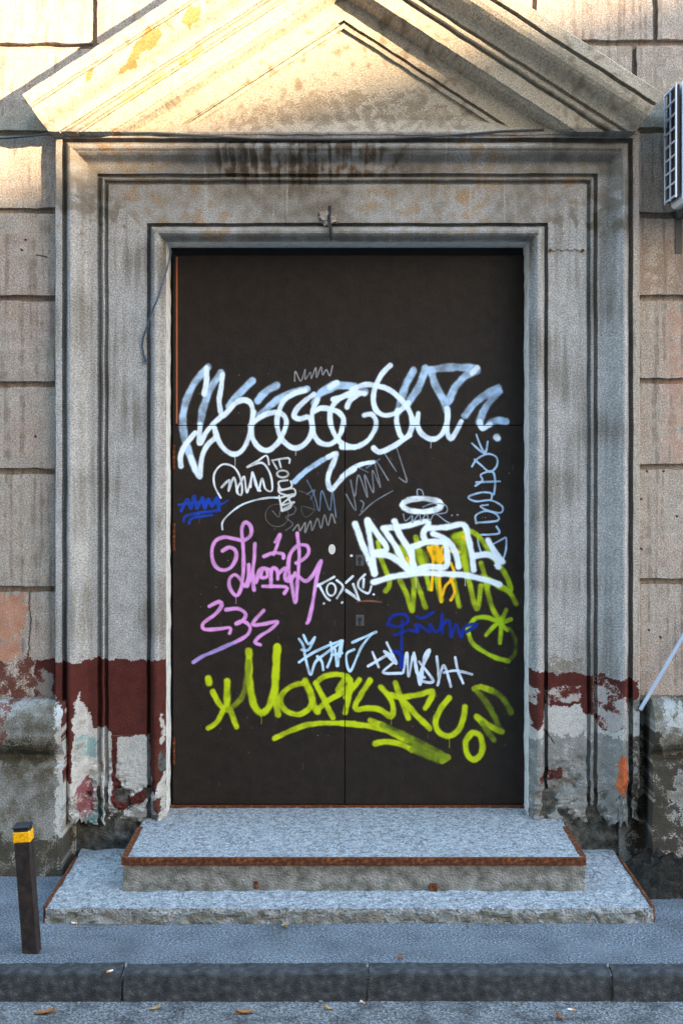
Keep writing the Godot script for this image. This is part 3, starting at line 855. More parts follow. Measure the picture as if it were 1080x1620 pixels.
func ground() -> void:
	var m := MB.new()
	m.quad(Vector3(-150, -0.104, 1.2), Vector3(150, -0.104, 1.2), Vector3(150, -0.104, 150), Vector3(-150, -0.104, 150), Vector3.UP)
	structure(part(m, "road", mats.road))
	# pavement: a slab with shallow unevenness
	m = MB.new()
	var nx := 300
	var nz := 22
	var at := func(i: int, j: int) -> Vector3:
		var p := Vector3(-9.0 + 18.0 * i / nx, 0.0, -0.3 + 1.512 * j / nz)
		p.y = rough_noise.get_noise_2d(p.x * 1.3, p.z * 1.3 + 40) * 0.009 - 0.002
		return p
	for i in nx:
		for j in nz:
			m.quad(at.call(i, j), at.call(i + 1, j), at.call(i + 1, j + 1), at.call(i, j + 1), Vector3.UP)
	m.quad(Vector3(-150, -0.004, -0.3), Vector3(-9, -0.004, -0.3), Vector3(-9, -0.004, 1.21), Vector3(-150, -0.004, 1.21), Vector3.UP)
	m.quad(Vector3(9, -0.004, -0.3), Vector3(150, -0.004, -0.3), Vector3(150, -0.004, 1.21), Vector3(9, -0.004, 1.21), Vector3.UP)
	structure(part(m, "pavement", mats.pavement))
	# kerb stones
	var kerb := Node3D.new()
	kerb.name = "kerb"
	add_child(kerb)
	structure(kerb)
	var step := 0.944
	for k in range(-8, 9):
		var x0 := -0.836 + step * k
		m = MB.new()
		var tilt := rng.randf_range(-0.004, 0.004)
		var ka := []
		var kb := []
		var front := rng.randf_range(-0.004, 0.004)
		for p in [[-0.2, 1.214], [-0.004, 1.214], [0.004, 1.217], [0.006, 1.225], [0.006, 1.262], [0.006, 1.300], [0.004, 1.308], [0.0, 1.314], [-0.006, 1.318], [-0.014, 1.320], [-0.04, 1.322], [-0.07, 1.325], [-0.11, 1.328], [-0.2, 1.33]]:
			ka.append(Vector3(x0 + 0.005, p[0] + tilt, p[1] + front))
			kb.append(Vector3(x0 + step - 0.005, p[0] - tilt, p[1] + front))
		var chipped := func(p: Vector3) -> Vector3:
			return wobble(wobble(p, 0.005, 5.0), 0.003, 24.0)
		sweep(m, ka, kb, Vector3(0, 0.6, 1), 60, chipped)
		for e in [ka, kb]:
			for i in range(1, e.size() - 1):
				m.tri_flat(chipped.call(e[0]), chipped.call(e[i]), chipped.call(e[i + 1]), Vector3(-1 if e == ka else 1, 0, 0))
		part(m, "kerb_stone", mats.kerb, kerb)
	m = MB.new()
	m.box(Vector3(0, -0.12, 1.262), Vector3(17, 0.22, 0.09), 0.002)
	part(m, "mortar", mats.riser, kerb)

func facade() -> void:
	var house := thing("old_building", "weathered plaster building front with pedimented doorway and graffiti covered black door", "building")
	wall(house)
	surround(house)
	pediment(house)
	door(house)

func wall(house: Node) -> void:
	var w := group_part("wall", house)
	# backing, with an opening for the door
	var m := MB.new()
	var zb := -0.122
	var xl := px(112, 0, 0).x
	var xr := px(987, 0, 0).x
	var yt := px(0, 232, 0).y
	m.box(Vector3((-9.0 + xl) / 2, 3.4, zb - 0.15), Vector3(xl + 9.0, 7.2, 0.3), 0.001)
	m.box(Vector3((9.0 + xr) / 2, 3.4, zb - 0.15), Vector3(9.0 - xr, 7.2, 0.3), 0.001)
	m.box(Vector3((xl + xr) / 2, (yt + 7.0) / 2, zb - 0.15), Vector3(xr - xl, 7.0 - yt, 0.3), 0.001)
	part(m, "backing", mats.facade, w)
	var zf := -0.08
	# courses: [y0, y1, vertical joints], read at the wall's face
	var left := [[-336, -200, [-900, -420, 20, 537]], [-200, -64, [-900, -250, 330, 537]], [-64, 72, [-900, -420, 150, 537]], [72, 210, [-900, -260, 300]], [210, 333, [-900, -400, 92]], [333, 471, [-900, -250, 92]], [471, 607, [-900, -420, 92]], [607, 745, [-900, -260, 92]], [745, 931, [-900, -400, 92]], [931, 1116, [-900, -250, 92]]]
	var right := [[-336, -200, [537, 1080, 1500, 1980]], [-200, -64, [537, 760, 1240, 1980]], [-64, 67, [537, 845, 1036, 1560, 1980]], [67, 206, [780, 1003, 1450, 1980]], [206, 340, [1006, 1300, 1980]], [340, 470, [1006, 1500, 1980]], [470, 602, [1006, 1280, 1980]], [602, 738, [1006, 1520, 1980]], [738, 919, [1006, 1300, 1980]], [919, 1112, [1006, 1500, 1980]]]
	for row in left + right:
		var xs: Array = row[2]
		for i in xs.size() - 1:
			var a := px(xs[i] + 4, row[0] + 5.5, zf)
			var b := px(xs[i + 1] - 4, row[1] - 4.5, zf)
			m = MB.new()
			var push := rng.randf_range(-0.003, 0.003)
			if row[0] > -150 and xs[i] < 1100 and xs[i + 1] > -100:      # worn arrises where they can be seen
				rough_box(m, Vector3(a.x, b.y, zf - 0.06 + push), Vector3(b.x, a.y, zf + push), 0.045, 0.008, 11.0)
			else:
				m.box(Vector3((a.x + b.x) / 2, (a.y + b.y) / 2, zf - 0.03 + push), Vector3(b.x - a.x, a.y - b.y, 0.06), 0.005)
			part(m, "stone_block", mats.wall if row[0] < -150 else mats.facade, w)
	# plinths on both sides: rounded ledge, groove and face down to the pavement
	for side in [-1, 1]:
		var prof := [[1104, -0.11], [1106, -0.03], [1109, 0.01], [1114, 0.04], [1122, 0.068], [1134, 0.088], [1150, 0.098], [1166, 0.096], [1178, 0.084], [1186, 0.066], [1190, 0.045], [1194, 0.034], [1202, 0.034], [1207, 0.05], [1212, 0.062], [1260, 0.068], [1320, 0.074], [1400, 0.08]]
		var a := []
		var b := []
		var xe: float = px(100, 0, 0.06).x if side < 0 else px(1031, 0, 0.06).x
		for p in prof:
			var q := px(0, p[0], p[1])
			if p[0] == 1400:
				q.y = -0.03
			a.append(Vector3(xe, q.y, q.z))
			b.append(Vector3(-9.0 if side < 0 else 9.0, q.y, q.z))
		m = MB.new()
		var worn := func(p: Vector3) -> Vector3:
			return wobble(p, 0.014, 5.0) if absf(p.x) < 3.2 else p
		sweep(m, a, b, Vector3(0, 0.1, 1), 220, worn)
		for i in a.size() - 1:      # the end
			m.quad(worn.call(a[i]), worn.call(a[i + 1]), Vector3(xe, a[i + 1].y, -0.12), Vector3(xe, a[i].y, -0.12), Vector3(-side, 0, 0))
		part(m, "plinth", mats.facade, w)

# moulding of the surround: [distance in from its outer edge in pixels, z]
const MOULD := [[0, -0.12], [0.3, -0.004], [1.2, 0.0], [10, 0.0], [10.6, -0.004], [11.4, -0.064], [17.2, -0.066], [18, -0.018], [20, -0.004], [23, 0.002], [26, -0.001], [28.5, -0.010], [30, -0.018], [33, -0.026], [37, -0.042], [41, -0.066], [45, -0.092], [48, -0.108], [51, -0.116], [55, -0.119], [66.4, -0.121], [67, -0.162], [72.4, -0.164], [73, -0.132], [75.5, -0.124], [77.6, -0.132], [78.2, -0.166], [83.2, -0.166], [84, -0.136], [144.6, -0.136], [145.2, -0.186], [150.2, -0.188], [151, -0.132], [153, -0.112], [157, -0.100], [161, -0.102], [165, -0.118], [168, -0.142], [171, -0.172], [173, -0.190], [175, -0.196]]

func surround(house: Node) -> void:
	var s := group_part("door_surround", house)
	var l := 88.0
	var r := 1011.0
	var t := 208.0
	var m := MB.new()
	var a := []
	var b := []
	for p in MOULD:
		a.append(px(l + p[0], t + p[0], p[1]))
		b.append(px(r - p[0], t + p[0], p[1]))
	var wavy_top := func(p: Vector3) -> Vector3:
		return wobble(wobble(p, 0.003, 3.0), 0.0014, 17.0)
	sweep(m, a, b, Vector3(0, 0.05, 1), 110, wavy_top)
	m.quad(a[1], b[1], b[1] + Vector3(0, 0, -0.13), a[1] + Vector3(0, 0, -0.13), Vector3.UP)
	part(m, "lintel", mats.facade, s)
	var wavy := func(p: Vector3) -> Vector3:
		return wobble(wobble(p, 0.003, 3.0), 0.0014, 17.0)
	# decay at the foot of the jambs: the plaster is bitten away in patches
	var bite := func(p: Vector3) -> Vector3:
		var w := clampf((0.62 - p.y) / 0.42, 0.0, 1.0)
		p = wobble(wobble(p, 0.003, 3.0), 0.0014, 17.0)
		if w <= 0.0:
			return p
		var q := rough_noise.get_noise_3d(p.x * 7.0, p.y * 5.0, 3.0) + 0.4 * rough_noise.get_noise_3d(p.x * 23.0, p.y * 23.0, 9.0)
		return p + Vector3(rough_noise.get_noise_2d(p.y * 14.0, p.x * 9.0) * 0.012 * w, 0, -w * clampf(q + 0.12, 0.0, 0.7) * 0.085 + w * 0.008 * rough_noise.get_noise_3d(p.x * 50, p.y * 50, 1))
	for side in [-1, 1]:
		m = MB.new()
		a = []
		b = []
		for p in MOULD:
			var x: float = l + p[0] if side < 0 else r - p[0]
			a.append(px(x, t + p[0], p[1]))
			var foot: float = 1302.0 + 16.0 * rough_noise.get_noise_1d(p[0] * 0.11 + side * 30)
			b.append(px(x, foot if p[0] < 120 else 1304.0, p[1]))
		# the long upper part, then a finely divided foot
		var mid := []
		for i in a.size():
			mid.append(a[i].lerp(b[i], 1.0 - (0.62 - b[i].y) / (a[i].y - b[i].y)))
		sweep(m, a, mid, Vector3(0, 0, 1), 90, wavy)
		var dense_a := []
		var dense_b := []
		for i in mid.size():
			dense_a.append(mid[i])
			dense_b.append(b[i])
			if i + 1 < mid.size():
				var gap: float = absf(mid[i + 1].x - mid[i].x)
				var cuts := int(gap / 0.012)
				for c in range(1, cuts):
					dense_a.append(mid[i].lerp(mid[i + 1], float(c) / cuts))
					dense_b.append(b[i].lerp(b[i + 1], float(c) / cuts))
		sweep(m, dense_a, dense_b, Vector3(0, 0, 1), 46, bite)
		part(m, "jamb", mats.facade, s)
		# the reveal between moulding and door
		m = MB.new()
		var e := px(263 if side < 0 else 836, 383, -0.196)
		var rows := 70
		var foot_y := 0.2
		for k in rows:
			var y0 := lerpf(e.y, foot_y, float(k) / rows)
			var y1 := lerpf(e.y, foot_y, float(k + 1) / rows)
			var q := []
			for c in [[y0, -0.196], [y1, -0.196], [y1, -0.40], [y0, -0.40]]:
				var edge: float = 0.006 * rough_noise.get_noise_2d(c[0] * 6.0, side * 11.0) if c[1] < -0.3 else 0.0
				q.append(Vector3(e.x + edge, c[0], c[1]))
			m.quad(q[0], q[1], q[2], q[3], Vector3(-side, 0, 0))
		part(m, "reveal", mats.white_reveal, s)
		# older cement under the plaster's torn foot
		m = MB.new()
		var x0: float = px(98 if side < 0 else 850, 0, -0.1).x
		var x1: float = px(250 if side < 0 else 1010, 0, -0.1).x
		rough_box(m, Vector3(x0, -0.03, -0.36), Vector3(x1, 0.36, -0.150), 0.02, 0.016, 8.0)
		part(m, "footing", mats.base, s)
	m = MB.new()
	var c0 := px(263, 383, -0.196)
	var c1 := px(836, 383, -0.196)
	m.quad(c0, c1, Vector3(c1.x, c1.y, -0.40), Vector3(c0.x, c0.y, -0.40), Vector3.DOWN)
	part(m, "soffit", mats.white_reveal, s)
	# plaster ridge with two bolt heads near the top of the right jamb
	m = MB.new()
	var ridge := []
	for k in 13:
		ridge.append(px(872 + 4 * k, 394 + 2.0 * sin(k * 1.9), -0.136))
	m.tube(ridge, 0.008, 7)
	part(m, "plaster_ridge", mats.facade, s)
	for x in [870.0, 921.0]:
		m = MB.new()
		m.tube([px(x, 396, -0.15), px(x, 396, -0.124)], 0.008, 8)
		part(m, "bolt", mats.rust, s)

# raking cornice: [distance out from the tympanum in pixels as seen, z]
const RAKE := [[0, -0.066], [0.8, -0.046], [7, -0.042], [7.6, -0.066], [11.4, -0.066], [12, -0.036], [41, -0.032], [42.5, -0.026], [46, -0.004], [50, 0.020], [54, 0.048], [59, 0.066], [62, 0.074], [63, 0.084], [64, 0.088], [87, 0.088], [88, 0.066], [92, 0.066], [93, 0.098], [96, 0.110], [99, 0.112], [102, 0.104], [103, 0.090], [106, 0.090], [108, 0.122], [113, 0.126], [118, 0.134], [123, 0.148], [128, 0.168], [133, 0.192], [139, 0.214], [146, 0.232], [154, 0.242], [162, 0.246], [163, 0.244], [164, 0.222], [168, 0.222], [169, 0.252], [170, 0.256], [188, 0.256], [189, 0.250], [189.5, -0.12]]

func pediment(house: Node) -> void:
	var pd := group_part("pediment", house)
	var ang := deg_to_rad(32.9)
	var apex_x := px(545, 0, 0).x
	for side in [-1, 1]:
		var nrm := Vector2(side * sin(ang), cos(ang))
		var d0: float = 546.0 if side < 0 else 553.0
		var run := Vector2(-side * cos(ang), sin(ang))       # uphill
		var lo := []
		var hi := []
		for p in RAKE:
			var z: float = p[1]
			var o: Vector2 = nrm * (d0 + p[0]) * ((D - z) / D) / S0 + Vector2(0, HC)
			if p[1] == -0.12:
				o = nrm * (d0 + 189.0) * ((D - 0.25) / D) / S0 + Vector2(0, HC)
			var top := o + run * ((apex_x - o.x) / run.x)
			var yb := px(0, 208, z).y if z > -0.11 else px(0, 208, 0.25).y
			var foot := o + run * ((yb - o.y) / run.y)
			var corner := px(37, 150, 0.25) if side < 0 else px(1040, 160, 0.25)
			var cut := o + run * (Vector2(corner.x, corner.y).dot(run) - o.dot(run))
			if cut.y > yb:
				foot = cut
			lo.append(Vector3(foot.x, foot.y, z))
			hi.append(Vector3(top.x, top.y, z))
		var m := MB.new()
		var chip := func(p: Vector3) -> Vector3:
			return wobble(p, 0.004, 7.0)
		sweep(m, lo, hi, Vector3(0, 0, 1), 60, chip)
		for i in lo.size() - 1:
			m.quad(chip.call(lo[i]), chip.call(lo[i + 1]), Vector3(lo[i + 1].x, lo[i + 1].y, -0.12), Vector3(lo[i].x, lo[i].y, -0.12), Vector3(side, -0.5, 0))
		part(m, "raking_cornice", mats.facade, pd)
	var m := MB.new()
	var a := px(150, 208, -0.066)
	var b := px(950, 208, -0.066)
	var top := px(545, -40, -0.066)
	m.tri_flat(a, b, Vector3(top.x, top.y, -0.066), Vector3(0, 0, 1))
	part(m, "tympanum", mats.facade, pd)
	# sloping ledge along the foot of the tympanum
	var la := []
	var lb := []
	for p in [[190, -0.070], [196, -0.048], [203, -0.022], [207, 0.002], [210, 0.012], [213, 0.010], [214, -0.004]]:
		la.append(px(92, p[0], p[1]))
		lb.append(px(1007, p[0], p[1]))
	m = MB.new()
	var uneven := func(p: Vector3) -> Vector3:
		return wobble(p, 0.008, 5.0)
	sweep(m, la, lb, Vector3(0, 0.3, 1), 120, uneven)
	part(m, "ledge", mats.facade, pd)

func door(house: Node) -> void:
	var d := group_part("door", house)
	d.set_meta("label", "black steel double door covered in white, pink, lime and blue spray tags")
	var m := MB.new()
	m.door = true
	var z := ZDOOR
	var panels := [["upper_panel", 274, 404, 829, 672.4], ["door_leaf", 274, 673.6, 544.6, 1272], ["door_leaf", 545.8, 673.6, 829, 1272]]
	for p in panels:
		m = MB.new()
		m.door = true
		var a := px(p[1], p[2], z)
		var b := px(p[3], p[4], z)
		m.box(Vector3((a.x + b.x) / 2, (a.y + b.y) / 2, z - 0.02), Vector3(b.x - a.x, a.y - b.y, 0.04), 0.0015)
		part(m, p[0], mats.door, d)
	m = MB.new()
	var a := px(255, 375, z)
	var b := px(845, 1295, z)
	m.box(Vector3((a.x + b.x) / 2, (a.y + b.y) / 2, z - 0.06), Vector3(b.x - a.x, a.y - b.y, 0.06), 0.002)
	part(m, "frame", mats.dark, d)
	m = MB.new()
	a = px(268, 1273.5, z)
	b = px(832, 1281, z)
	m.box(Vector3(0.5 * (a.x + b.x), 0.5 * (a.y + b.y), z + 0.004), Vector3(b.x - a.x, a.y - b.y, 0.03), 0.002)
	part(m, "threshold", mats.rust, d)
	m = MB.new()
	a = px(278.6, 406, z)
	b = px(281.2, 670, z)
	m.box(Vector3(0.5 * (a.x + b.x), 0.5 * (a.y + b.y), z + 0.001), Vector3(b.x - a.x, a.y - b.y, 0.006), 0.001)
	part(m, "edge_strip", mats.orange, d)
	for y in [[704, 742], [828, 872], [1166, 1210]]:
		m = MB.new()
		m.tube([px(275.5, y[0], z + 0.004), px(275.5, (y[0] + y[1]) * 0.5, z + 0.004), px(275.5, y[1], z + 0.004)], 0.007, 8)
		part(m, "hinge", mats.rust, d)
	for y in [886.5, 981.5]:
		m = MB.new()
		var c := px(569, y, z)
		m.box(c + Vector3(0, 0, 0.001), Vector3(0.042, 0.056, 0.006), 0.002)
		var plate := part(m, "lock_plate", mats.steel, d)
		plate.set_meta("label", "small grey lock plate beside the door joint")
		m = MB.new()
		m.tube([c + Vector3(0, 0.006, -0.002), c + Vector3(0, 0.006, 0.007)], 0.011, 10)
		m.box(c + Vector3(0, -0.010, 0.003), Vector3(0.010, 0.024, 0.007), 0.001)
		part(m, "keyhole", mats.coil, d)
	# round torn sticker on the left leaf
	m = MB.new()
	var sc := px(525, 869, z + 0.002)
	for k in 12:
		var a0 := TAU * k / 12.0
		var a1 := TAU * (k + 1) / 12.0
		m.tri_flat(sc, sc + Vector3(cos(a0) * 0.018, sin(a0) * 0.026, 0.0), sc + Vector3(cos(a1) * 0.018, sin(a1) * 0.026, 0.0), Vector3(0, 0, 1))
	var stick := part(m, "sticker", mats.paper, d)
	stick.set_meta("label", "small round white sticker")

func steps() -> void:
	var s := thing("entrance_steps", "two low concrete entrance steps with rusty steel edging before the door", "steps")
	var zl := 0.735
	var x0: float = (71.5 - 537.0) * (D - zl) / F
	var x1: float = (1032.0 - 537.0) * (D - zl) / F
	var lower_top := 0.062
	var m := MB.new()
	rough_box(m, Vector3(x0, -0.05, -0.2), Vector3(x1, lower_top, zl), 0.02, 0.009, 10.0)
	part(m, "lower_step", mats.tread, s)
	# broken front edge of the lower step
	m = MB.new()
	rough_box(m, Vector3(x0 + 0.01, -0.05, zl - 0.05), Vector3(x1 - 0.03, lower_top - 0.016, zl + 0.006), 0.012, 0.018, 14.0)
	part(m, "broken_edge", mats.riser, s)
	for side in [-1, 1]:
		m = MB.new()
		var x: float = x0 if side < 0 else x1
		m.box(Vector3(x + side * 0.002, 0.03, 0.36), Vector3(0.016, 0.078, zl - 0.0), 0.003)
		part(m, "steel_edge", mats.rust, s)
	var zu := 0.505
	var u0: float = (192.5 - 537.0) * (D - zu) / F
	var u1: float = (926.5 - 537.0) * (D - zu) / F
	var up := 0.211
	m = MB.new()
	rough_box(m, Vector3(u0 + 0.006, 0.03, -0.31), Vector3(u1 - 0.006, up - 0.004, zu - 0.010), 0.03, 0.006, 10.0)
	part(m, "upper_step", mats.riser, s)
	m = MB.new()
	rough_box(m, Vector3(u0 + 0.012, up - 0.03, -0.365), Vector3(u1 - 0.012, up, zu - 0.010), 0.02, 0.004, 12.0)
	part(m, "tread", mats.tread, s)
	m = MB.new()
	m.box(Vector3((u0 + u1) / 2, up - 0.016, zu - 0.004), Vector3(u1 - u0, 0.035, 0.014), 0.003)
	part(m, "steel_edge", mats.rust, s)
	for side in [-1, 1]:
		m = MB.new()
		var x: float = u0 if side < 0 else u1
		m.box(Vector3(x - side * 0.012, up - 0.018, 0.245), Vector3(0.030, 0.042, zu - 0.012), 0.003)
		part(m, "steel_edge", mats.rust, s)
	for q in [[685.0, 1403.0], [405.0, 1399.0]]:
		m = MB.new()
		var c := px(q[0], q[1], zu - 0.012)
		m.box(c, Vector3(0.036 if q[0] > 500 else 0.018, 0.034, 0.03), 0.003)
		part(m, "steel_stub", mats.rust, s)

func street_things() -> void:
	# leaning post at the kerb
	var at := on_ground(51, 1504)
	var post := thing("bollard", "leaning dark square steel post with yellow reflective band by the kerb", "bollard", at)
	var lean := Basis(Vector3(0, 0, 1), 0.075)
	var m := MB.new()
	m.box(lean * Vector3(0, 0.235, 0), Vector3(0.066, 0.53, 0.066), 0.006, lean)
	part(m, "post", mats.post, post)
	m = MB.new()
	m.box(lean * Vector3(0, 0.468, 0), Vector3(0.070, 0.048, 0.070), 0.005, lean)
	part(m, "reflective_band", mats.yellow, post)
	m = MB.new()
	m.box(lean * Vector3(0, 0.506, 0), Vector3(0.072, 0.016, 0.072), 0.006, lean)
	part(m, "cap", mats.black, post)
	# air conditioner on the right hand wall
	var zb := 0.0
	var zf := 0.25
	var bl := px(1052, 332, zb)
	var tl := px(1052, 144, zb)
	var h := tl.y - bl.y
	var wd := 0.82
	var base := Vector3(bl.x, bl.y, zb)
	var ac := thing("air_conditioner", "white outdoor air conditioner unit with wire side guard on the wall", "air conditioner", base)
	m = MB.new()
	m.box(Vector3(wd / 2 + 0.012, h / 2, (zf - zb) / 2), Vector3(wd - 0.024, h, zf - zb), 0.012)
	part(m, "casing", mats.casing, ac)
	m = MB.new()
	m.box(Vector3(0.008, h / 2, (zf - zb) / 2), Vector3(0.012, h - 0.05, zf - zb - 0.045), 0.002)
	part(m, "coil", mats.coil, ac)
	var wires := 9
	for k in wires:
		m = MB.new()
		var y := 0.03 + (h - 0.06) * k / (wires - 1)
		m.tube([Vector3(-0.006, y, 0.012), Vector3(-0.006, y, zf - 0.012)], 0.005, 6)
		part(m, "guard_wire", mats.guard, ac)
	for k in 3:
		m = MB.new()
		var z := 0.014 + (zf - 0.028) * k / 2.0
		m.tube([Vector3(-0.006, 0.02, z), Vector3(-0.006, h - 0.02, z)], 0.005, 6)
		part(m, "guard_wire", mats.guard, ac)
	for x in [0.08, wd - 0.08]:
		m = MB.new()
		m.box(Vector3(x, -0.018, 0.07), Vector3(0.035, 0.03, 0.36), 0.003)
		m.box(Vector3(x, -0.10, -0.085), Vector3(0.035, 0.2, 0.02), 0.003)
		part(m, "bracket", mats.steel, ac)
	m = MB.new()
	m.tube([Vector3(wd * 0.42, h * 0.5, zf - 0.004), Vector3(wd * 0.42, h * 0.5, zf + 0.012)], 0.21, 32)
	part(m, "fan_grille", mats.guard, ac)
	# slanting pipe in front of the right hand wall
	var foot := px(1012, 1123, 0.02)
	var pipe := thing("drain_pipe", "thin pale pipe slanting down the wall to the right hand plinth", "pipe", foot)
	m = MB.new()
	var dirv := px(1080, 1006, -0.02) - foot
	m.tube([Vector3.ZERO, dirv * 0.5, dirv, dirv * 2.0, dirv * 4.5], 0.010, 10)
	part(m, "tube", mats.pipe, pipe)
	m = MB.new()
	m.tube([dirv * 3.0 + Vector3(0, 0, -0.07), dirv * 3.0 + Vector3(0, 0, 0.0)], 0.012, 8)
	part(m, "clip", mats.steel, pipe)
	# black cable lying along the ledge under the tympanum
	var pts := []
	var seen := [[-40, 222, -0.07], [30, 217, -0.07], [62, 214, -0.05], [84, 210, 0.03], [120, 206.5, 0.022], [128, 209, 0.022], [185, 210.5, 0.022], [240, 210, 0.022], [310, 214, 0.022], [360, 217, 0.022], [400, 219.5, 0.022], [470, 220, 0.022], [545, 220.5, 0.022], [620, 219, 0.022], [690, 215.5, 0.022], [750, 211, 0.022], [800, 207, 0.016], [860, 205, 0.010]]
	for p in seen:
		pts.append(px(p[0], p[1], p[2]))
	var cable := thing("cable", "thin black cable sagging along the ledge under the pediment", "cable", px(545, 221, 0.018))
	m = MB.new()
	m.tube(pts, 0.0055, 6)
	part(m, "sheath", mats.cable, cable, cable.position)
	# loose wire at the left jamb
	var w := []
	for p in [[271, 396, -0.19], [266, 420, -0.14], [258, 446, -0.092], [250, 472, -0.088], [242, 490, -0.09], [234, 512, -0.10], [227, 534, -0.12], [225, 548, -0.126], [228, 562, -0.126], [233, 573, -0.126]]:
		w.append(px(p[0], p[1], p[2]))
	var wire := thing("loose_wire", "thin blue grey wire hanging loose from the lintel corner", "wire", px(233, 573, -0.126))
	m = MB.new()
	m.tube(w, 0.0045, 6)
	part(m, "sheath", mats.wire, wire, wire.position)
	m = MB.new()
	for q in [[219, 574], [224, 580], [238, 578], [222, 568]]:
		m.tube([px(232, 571, -0.126), px(q[0], q[1], -0.12)], 0.002, 5, 0.001)
	part(m, "frayed_end", mats.wire, wire, wire.position)
	# stub of an old fitting in the middle of the lintel
	var stub := thing("wire_stub", "old wire stub with plaster lumps at the middle of the lintel", "wire", px(522, 380, -0.1))
	m = MB.new()
	m.tube([px(522, 326, -0.136), px(521, 345, -0.112), px(523, 362, -0.092), px(524, 380, -0.12)], 0.007, 7)
	part(m, "wire", mats.black, stub, stub.position)
	for q in [[513, 341, 0.020], [517, 352, 0.014], [527, 347, 0.016]]:
		m = MB.new()
		var c := px(q[0], q[1], -0.134)
		rough_box(m, c - Vector3(q[2], q[2], 0.008), c + Vector3(q[2], q[2], 0.014), 0.008, 0.014, 40.0)
		part(m, "plaster_lump", mats.wall, stub, stub.position)
	# soil and rubble in the corner right of the steps
	var heap_at := on_ground(1075, 1385)
	m = MB.new()
	var cells := 26
	var lift := func(i: int, j: int) -> Vector3:
		var u := float(i) / cells
		var v := float(j) / cells
		var e := clampf(minf(minf(u + 0.08, 1.0 - u), 1.0 - v) * 4.0, 0.0, 1.0)
		var x := 1.31 + u * 1.0
		var z := 0.02 + v * 0.42
		return Vector3(x, -0.012 + e * (0.03 + (1.0 - v) * 0.09 + 0.06 * rough_noise.get_noise_2d(x * 22.0, z * 22.0)), z)
	for i in cells:
		for j in cells:
			m.quad(lift.call(i, j), lift.call(i + 1, j), lift.call(i + 1, j + 1), lift.call(i, j + 1), Vector3.UP)
	var heap := part(m, "soil_heap", mats.soil, self, heap_at)
	heap.position = heap_at
	tag(heap, "low heap of dark damp soil against the right hand plinth", "soil")
	heap.set_meta("kind", "stuff")
	grit()
	litter()

# loose grit in the gutter, along the kerb and at the foot of the steps
func grit() -> void:
	var m := MB.new()
	for k in 900:
		var x := rng.randf_range(-2.4, 2.4)
		var y := -0.103
		var z := 1.335 + absf(rng.randfn(0.0, 0.09))
		if k % 3 == 1:
			y = 0.001
			z = 0.75 + absf(rng.randfn(0.0, 0.10))
		elif k % 3 == 2 and k % 2:
			y = 0.001
			z = rng.randf_range(0.78, 1.2)
		var r := rng.randf_range(0.0015, 0.0050)
		if k % 40 == 0:
			r *= 1.8
		var c := Vector3(x, y + r * 0.5, z)
		var b := Basis(Vector3(rng.randf() - 0.5, rng.randf() - 0.5, rng.randf() - 0.5).normalized(), rng.randf() * TAU)
		m.box(c, Vector3(r * rng.randf_range(1.2, 2.4), r, r * rng.randf_range(1.0, 1.8)), r * 0.3, b)
	var o := part(m, "grit", mats.riser)
	tag(o, "loose grit and crumbs scattered along the gutter and pavement", "grit")
	o.set_meta("kind", "stuff")

func litter() -> void:
	# [pixel, level, kind, turn, label]
	var butts := [[118, 1462, 0.0, 0.5, "cigarette butt on the pavement below the left corner of the steps"], [174, 1538, 0.004, 2.4, "cigarette butt lying on the kerb stone beside the leaning post"], [903, 1599, -0.104, 0.3, "white cigarette butt on the road below the right kerb joint"], [573, 1587, -0.104, 1.1, "cigarette butt at the foot of the kerb joint under the door's centre line"]]
	for b in butts:
		var at := on_ground(b[0], b[1], b[2]) + Vector3(0, 0.004, 0)
		var o := thing("cigarette_butt", b[4], "litter", at, "cigarette butts on the ground")
		var d := Vector3(cos(b[3]), 0, sin(b[3]) * 0.8)
		var m := MB.new()
		m.tube([-d * 0.014, d * 0.004], 0.0042, 8)
		part(m, "paper", mats.paper, o)
		m = MB.new()
		m.tube([d * 0.004, d * 0.014], 0.0043, 8)
		part(m, "filter", mats.filter, o)
	var leaves := [[450, 1467, 0.0, 0.022, 0, "small pale dry leaf on the pavement before the lower step"], [70, 1604, -0.104, 0.04, 1, "curled brown leaf on the road below the leaning post"], [388, 1604, -0.104, 0.036, 1, "brown leaf scraps on the road between two kerb joints"], [245, 1598, -0.104, 0.02, 0, "pale leaf scrap on the road right of the kerb joint by the post"], [520, 1598, -0.104, 0.018, 0, "pale leaf crumb on the road left of the middle kerb joint"], [632, 1517, 0.0, 0.02, 1, "dark brown leaf on the pavement near the kerb's middle joint"], [885, 1612, -0.104, 0.022, 1, "brown leaf beside the white cigarette butt on the road"]]
	for b in leaves:
		var at := on_ground(b[0], b[1], b[2]) + Vector3(0, 0.003, 0)
		var m := MB.new()
		var turn := Basis(Vector3.UP, rng.randf() * TAU)
		var len_: float = b[3]
		var cells := 6
		var pt := func(i: int, j: int) -> Vector3:
			var u := float(i) / cells * 2.0 - 1.0
			var half := len_ * 0.42 * pow(1.0 - u * u, 0.6)
			var v := float(j) / 2.0 - 1.0
			return turn * Vector3(u * len_, 0.012 * v * v * (0.5 + 0.5 * u) + 0.006 * u * u, v * half)
		for i in cells:
			for j in 4:
				m.quad(pt.call(i, j), pt.call(i + 1, j), pt.call(i + 1, j + 1), pt.call(i, j + 1), Vector3.UP)
		m.tube([turn * Vector3(-len_, 0.006, 0), turn * Vector3(0, 0.002, 0), turn * Vector3(len_ * 1.3, 0.008, 0)], 0.0012, 5)
		var o := part(m, "dry_leaf", mats.leaf if b[4] else mats.leaf_pale)
		o.position = at
		tag(o, b[5], "leaf", "dry leaves on the ground")

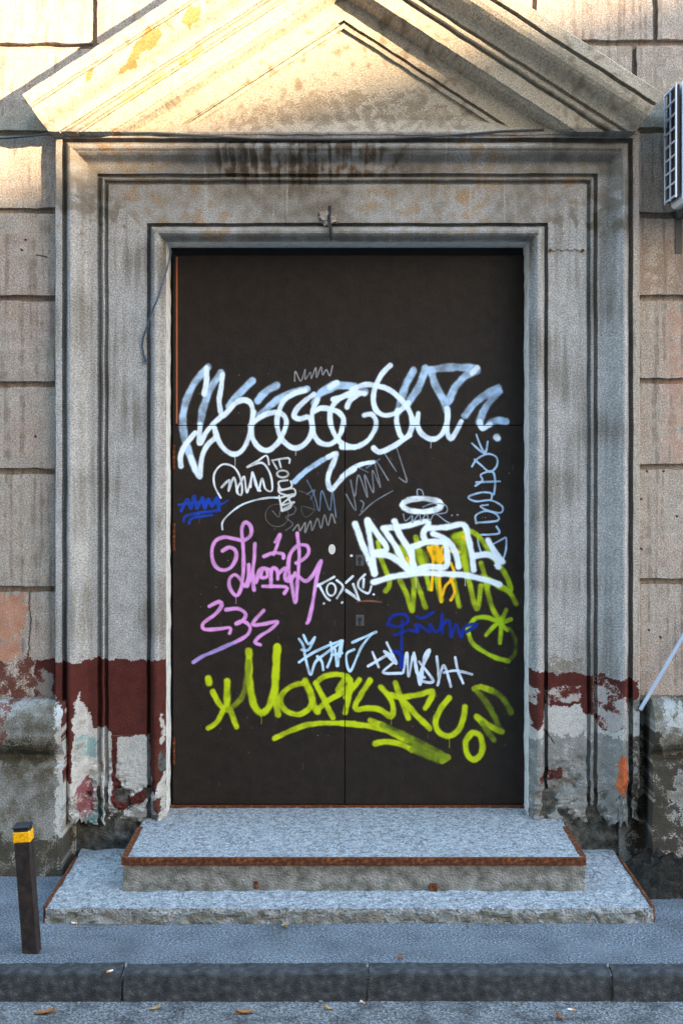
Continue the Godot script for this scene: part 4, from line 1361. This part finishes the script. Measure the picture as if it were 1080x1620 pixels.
# the building opposite, out of the frame: its roof edge shades all but the top of the doorway
func across_the_street() -> void:
	var z := 27.0
	var gain := z / cos(SUN_AZ) * tan(SUN_EL) + 0.1
	var shift := z * tan(SUN_AZ)
	# the verge of its gable climbs to the right, and so does the edge of its shade
	var low := Vector2(px(-700, 0).x + shift, px(0, 484).y + gain)
	var high := Vector2(px(2600, 0).x + shift, px(0, -500).y + gain)
	var far_end := high.x * 2.0 - low.x
	var b := thing("opposite_building", "plastered house with a low gable across the street", "building", Vector3(0, -0.1, z - 9.0))
	var m := MB.new()
	var outline := [Vector2(low.x, 0), low, high, Vector2(far_end, low.y), Vector2(far_end, 0)]
	for dz in [0.0, 9.0]:
		for i in range(1, 4):
			m.tri_flat(Vector3(outline[0].x, 0, dz), Vector3(outline[i].x, outline[i].y, dz), Vector3(outline[i + 1].x, outline[i + 1].y, dz), Vector3(0, 0, dz - 4.0))
	for i in 5:
		var p: Vector2 = outline[i]
		var q: Vector2 = outline[(i + 1) % 5]
		m.quad(Vector3(p.x, p.y, 0), Vector3(q.x, q.y, 0), Vector3(q.x, q.y, 9), Vector3(p.x, p.y, 9), Vector3(-1, 1, 0) if i < 2 else Vector3(1, 1, 0))
	part(m, "wall", mats.wall, b)
	m = MB.new()
	m.box(Vector3(low.x - 30.2, 2.1, 4.5), Vector3(60.0, 4.2, 9.0), 0.02)
	part(m, "wing", mats.wall, b)
	for row in 1:
		for k in range(-8, 9):
			m = MB.new()
			m.box(Vector3(k * 3.6, 1.6 + row * 2.9, -0.03), Vector3(1.2, 1.7, 0.1), 0.01)
			part(m, "window", mats.coil, b)
	# an unseen tall house, added here, keeps the sky's light off whatever faces left
	b = thing("added_light_blocker", "unseen tall grey house added left of the doorway to block sky light", "building", Vector3(-16.5, -0.1, 10.5))
	m = MB.new()
	m.box(Vector3(1.0, 9.0, 6), Vector3(38, 18, 12), 0.02)
	part(m, "wall", mats.wall, b)
	for row in 4:
		for k in range(-4, 5):
			m = MB.new()
			m.box(Vector3(k * 3.6, 2.0 + row * 3.4, -0.03), Vector3(1.2, 1.9, 0.1), 0.01)
			part(m, "window", mats.coil, b)
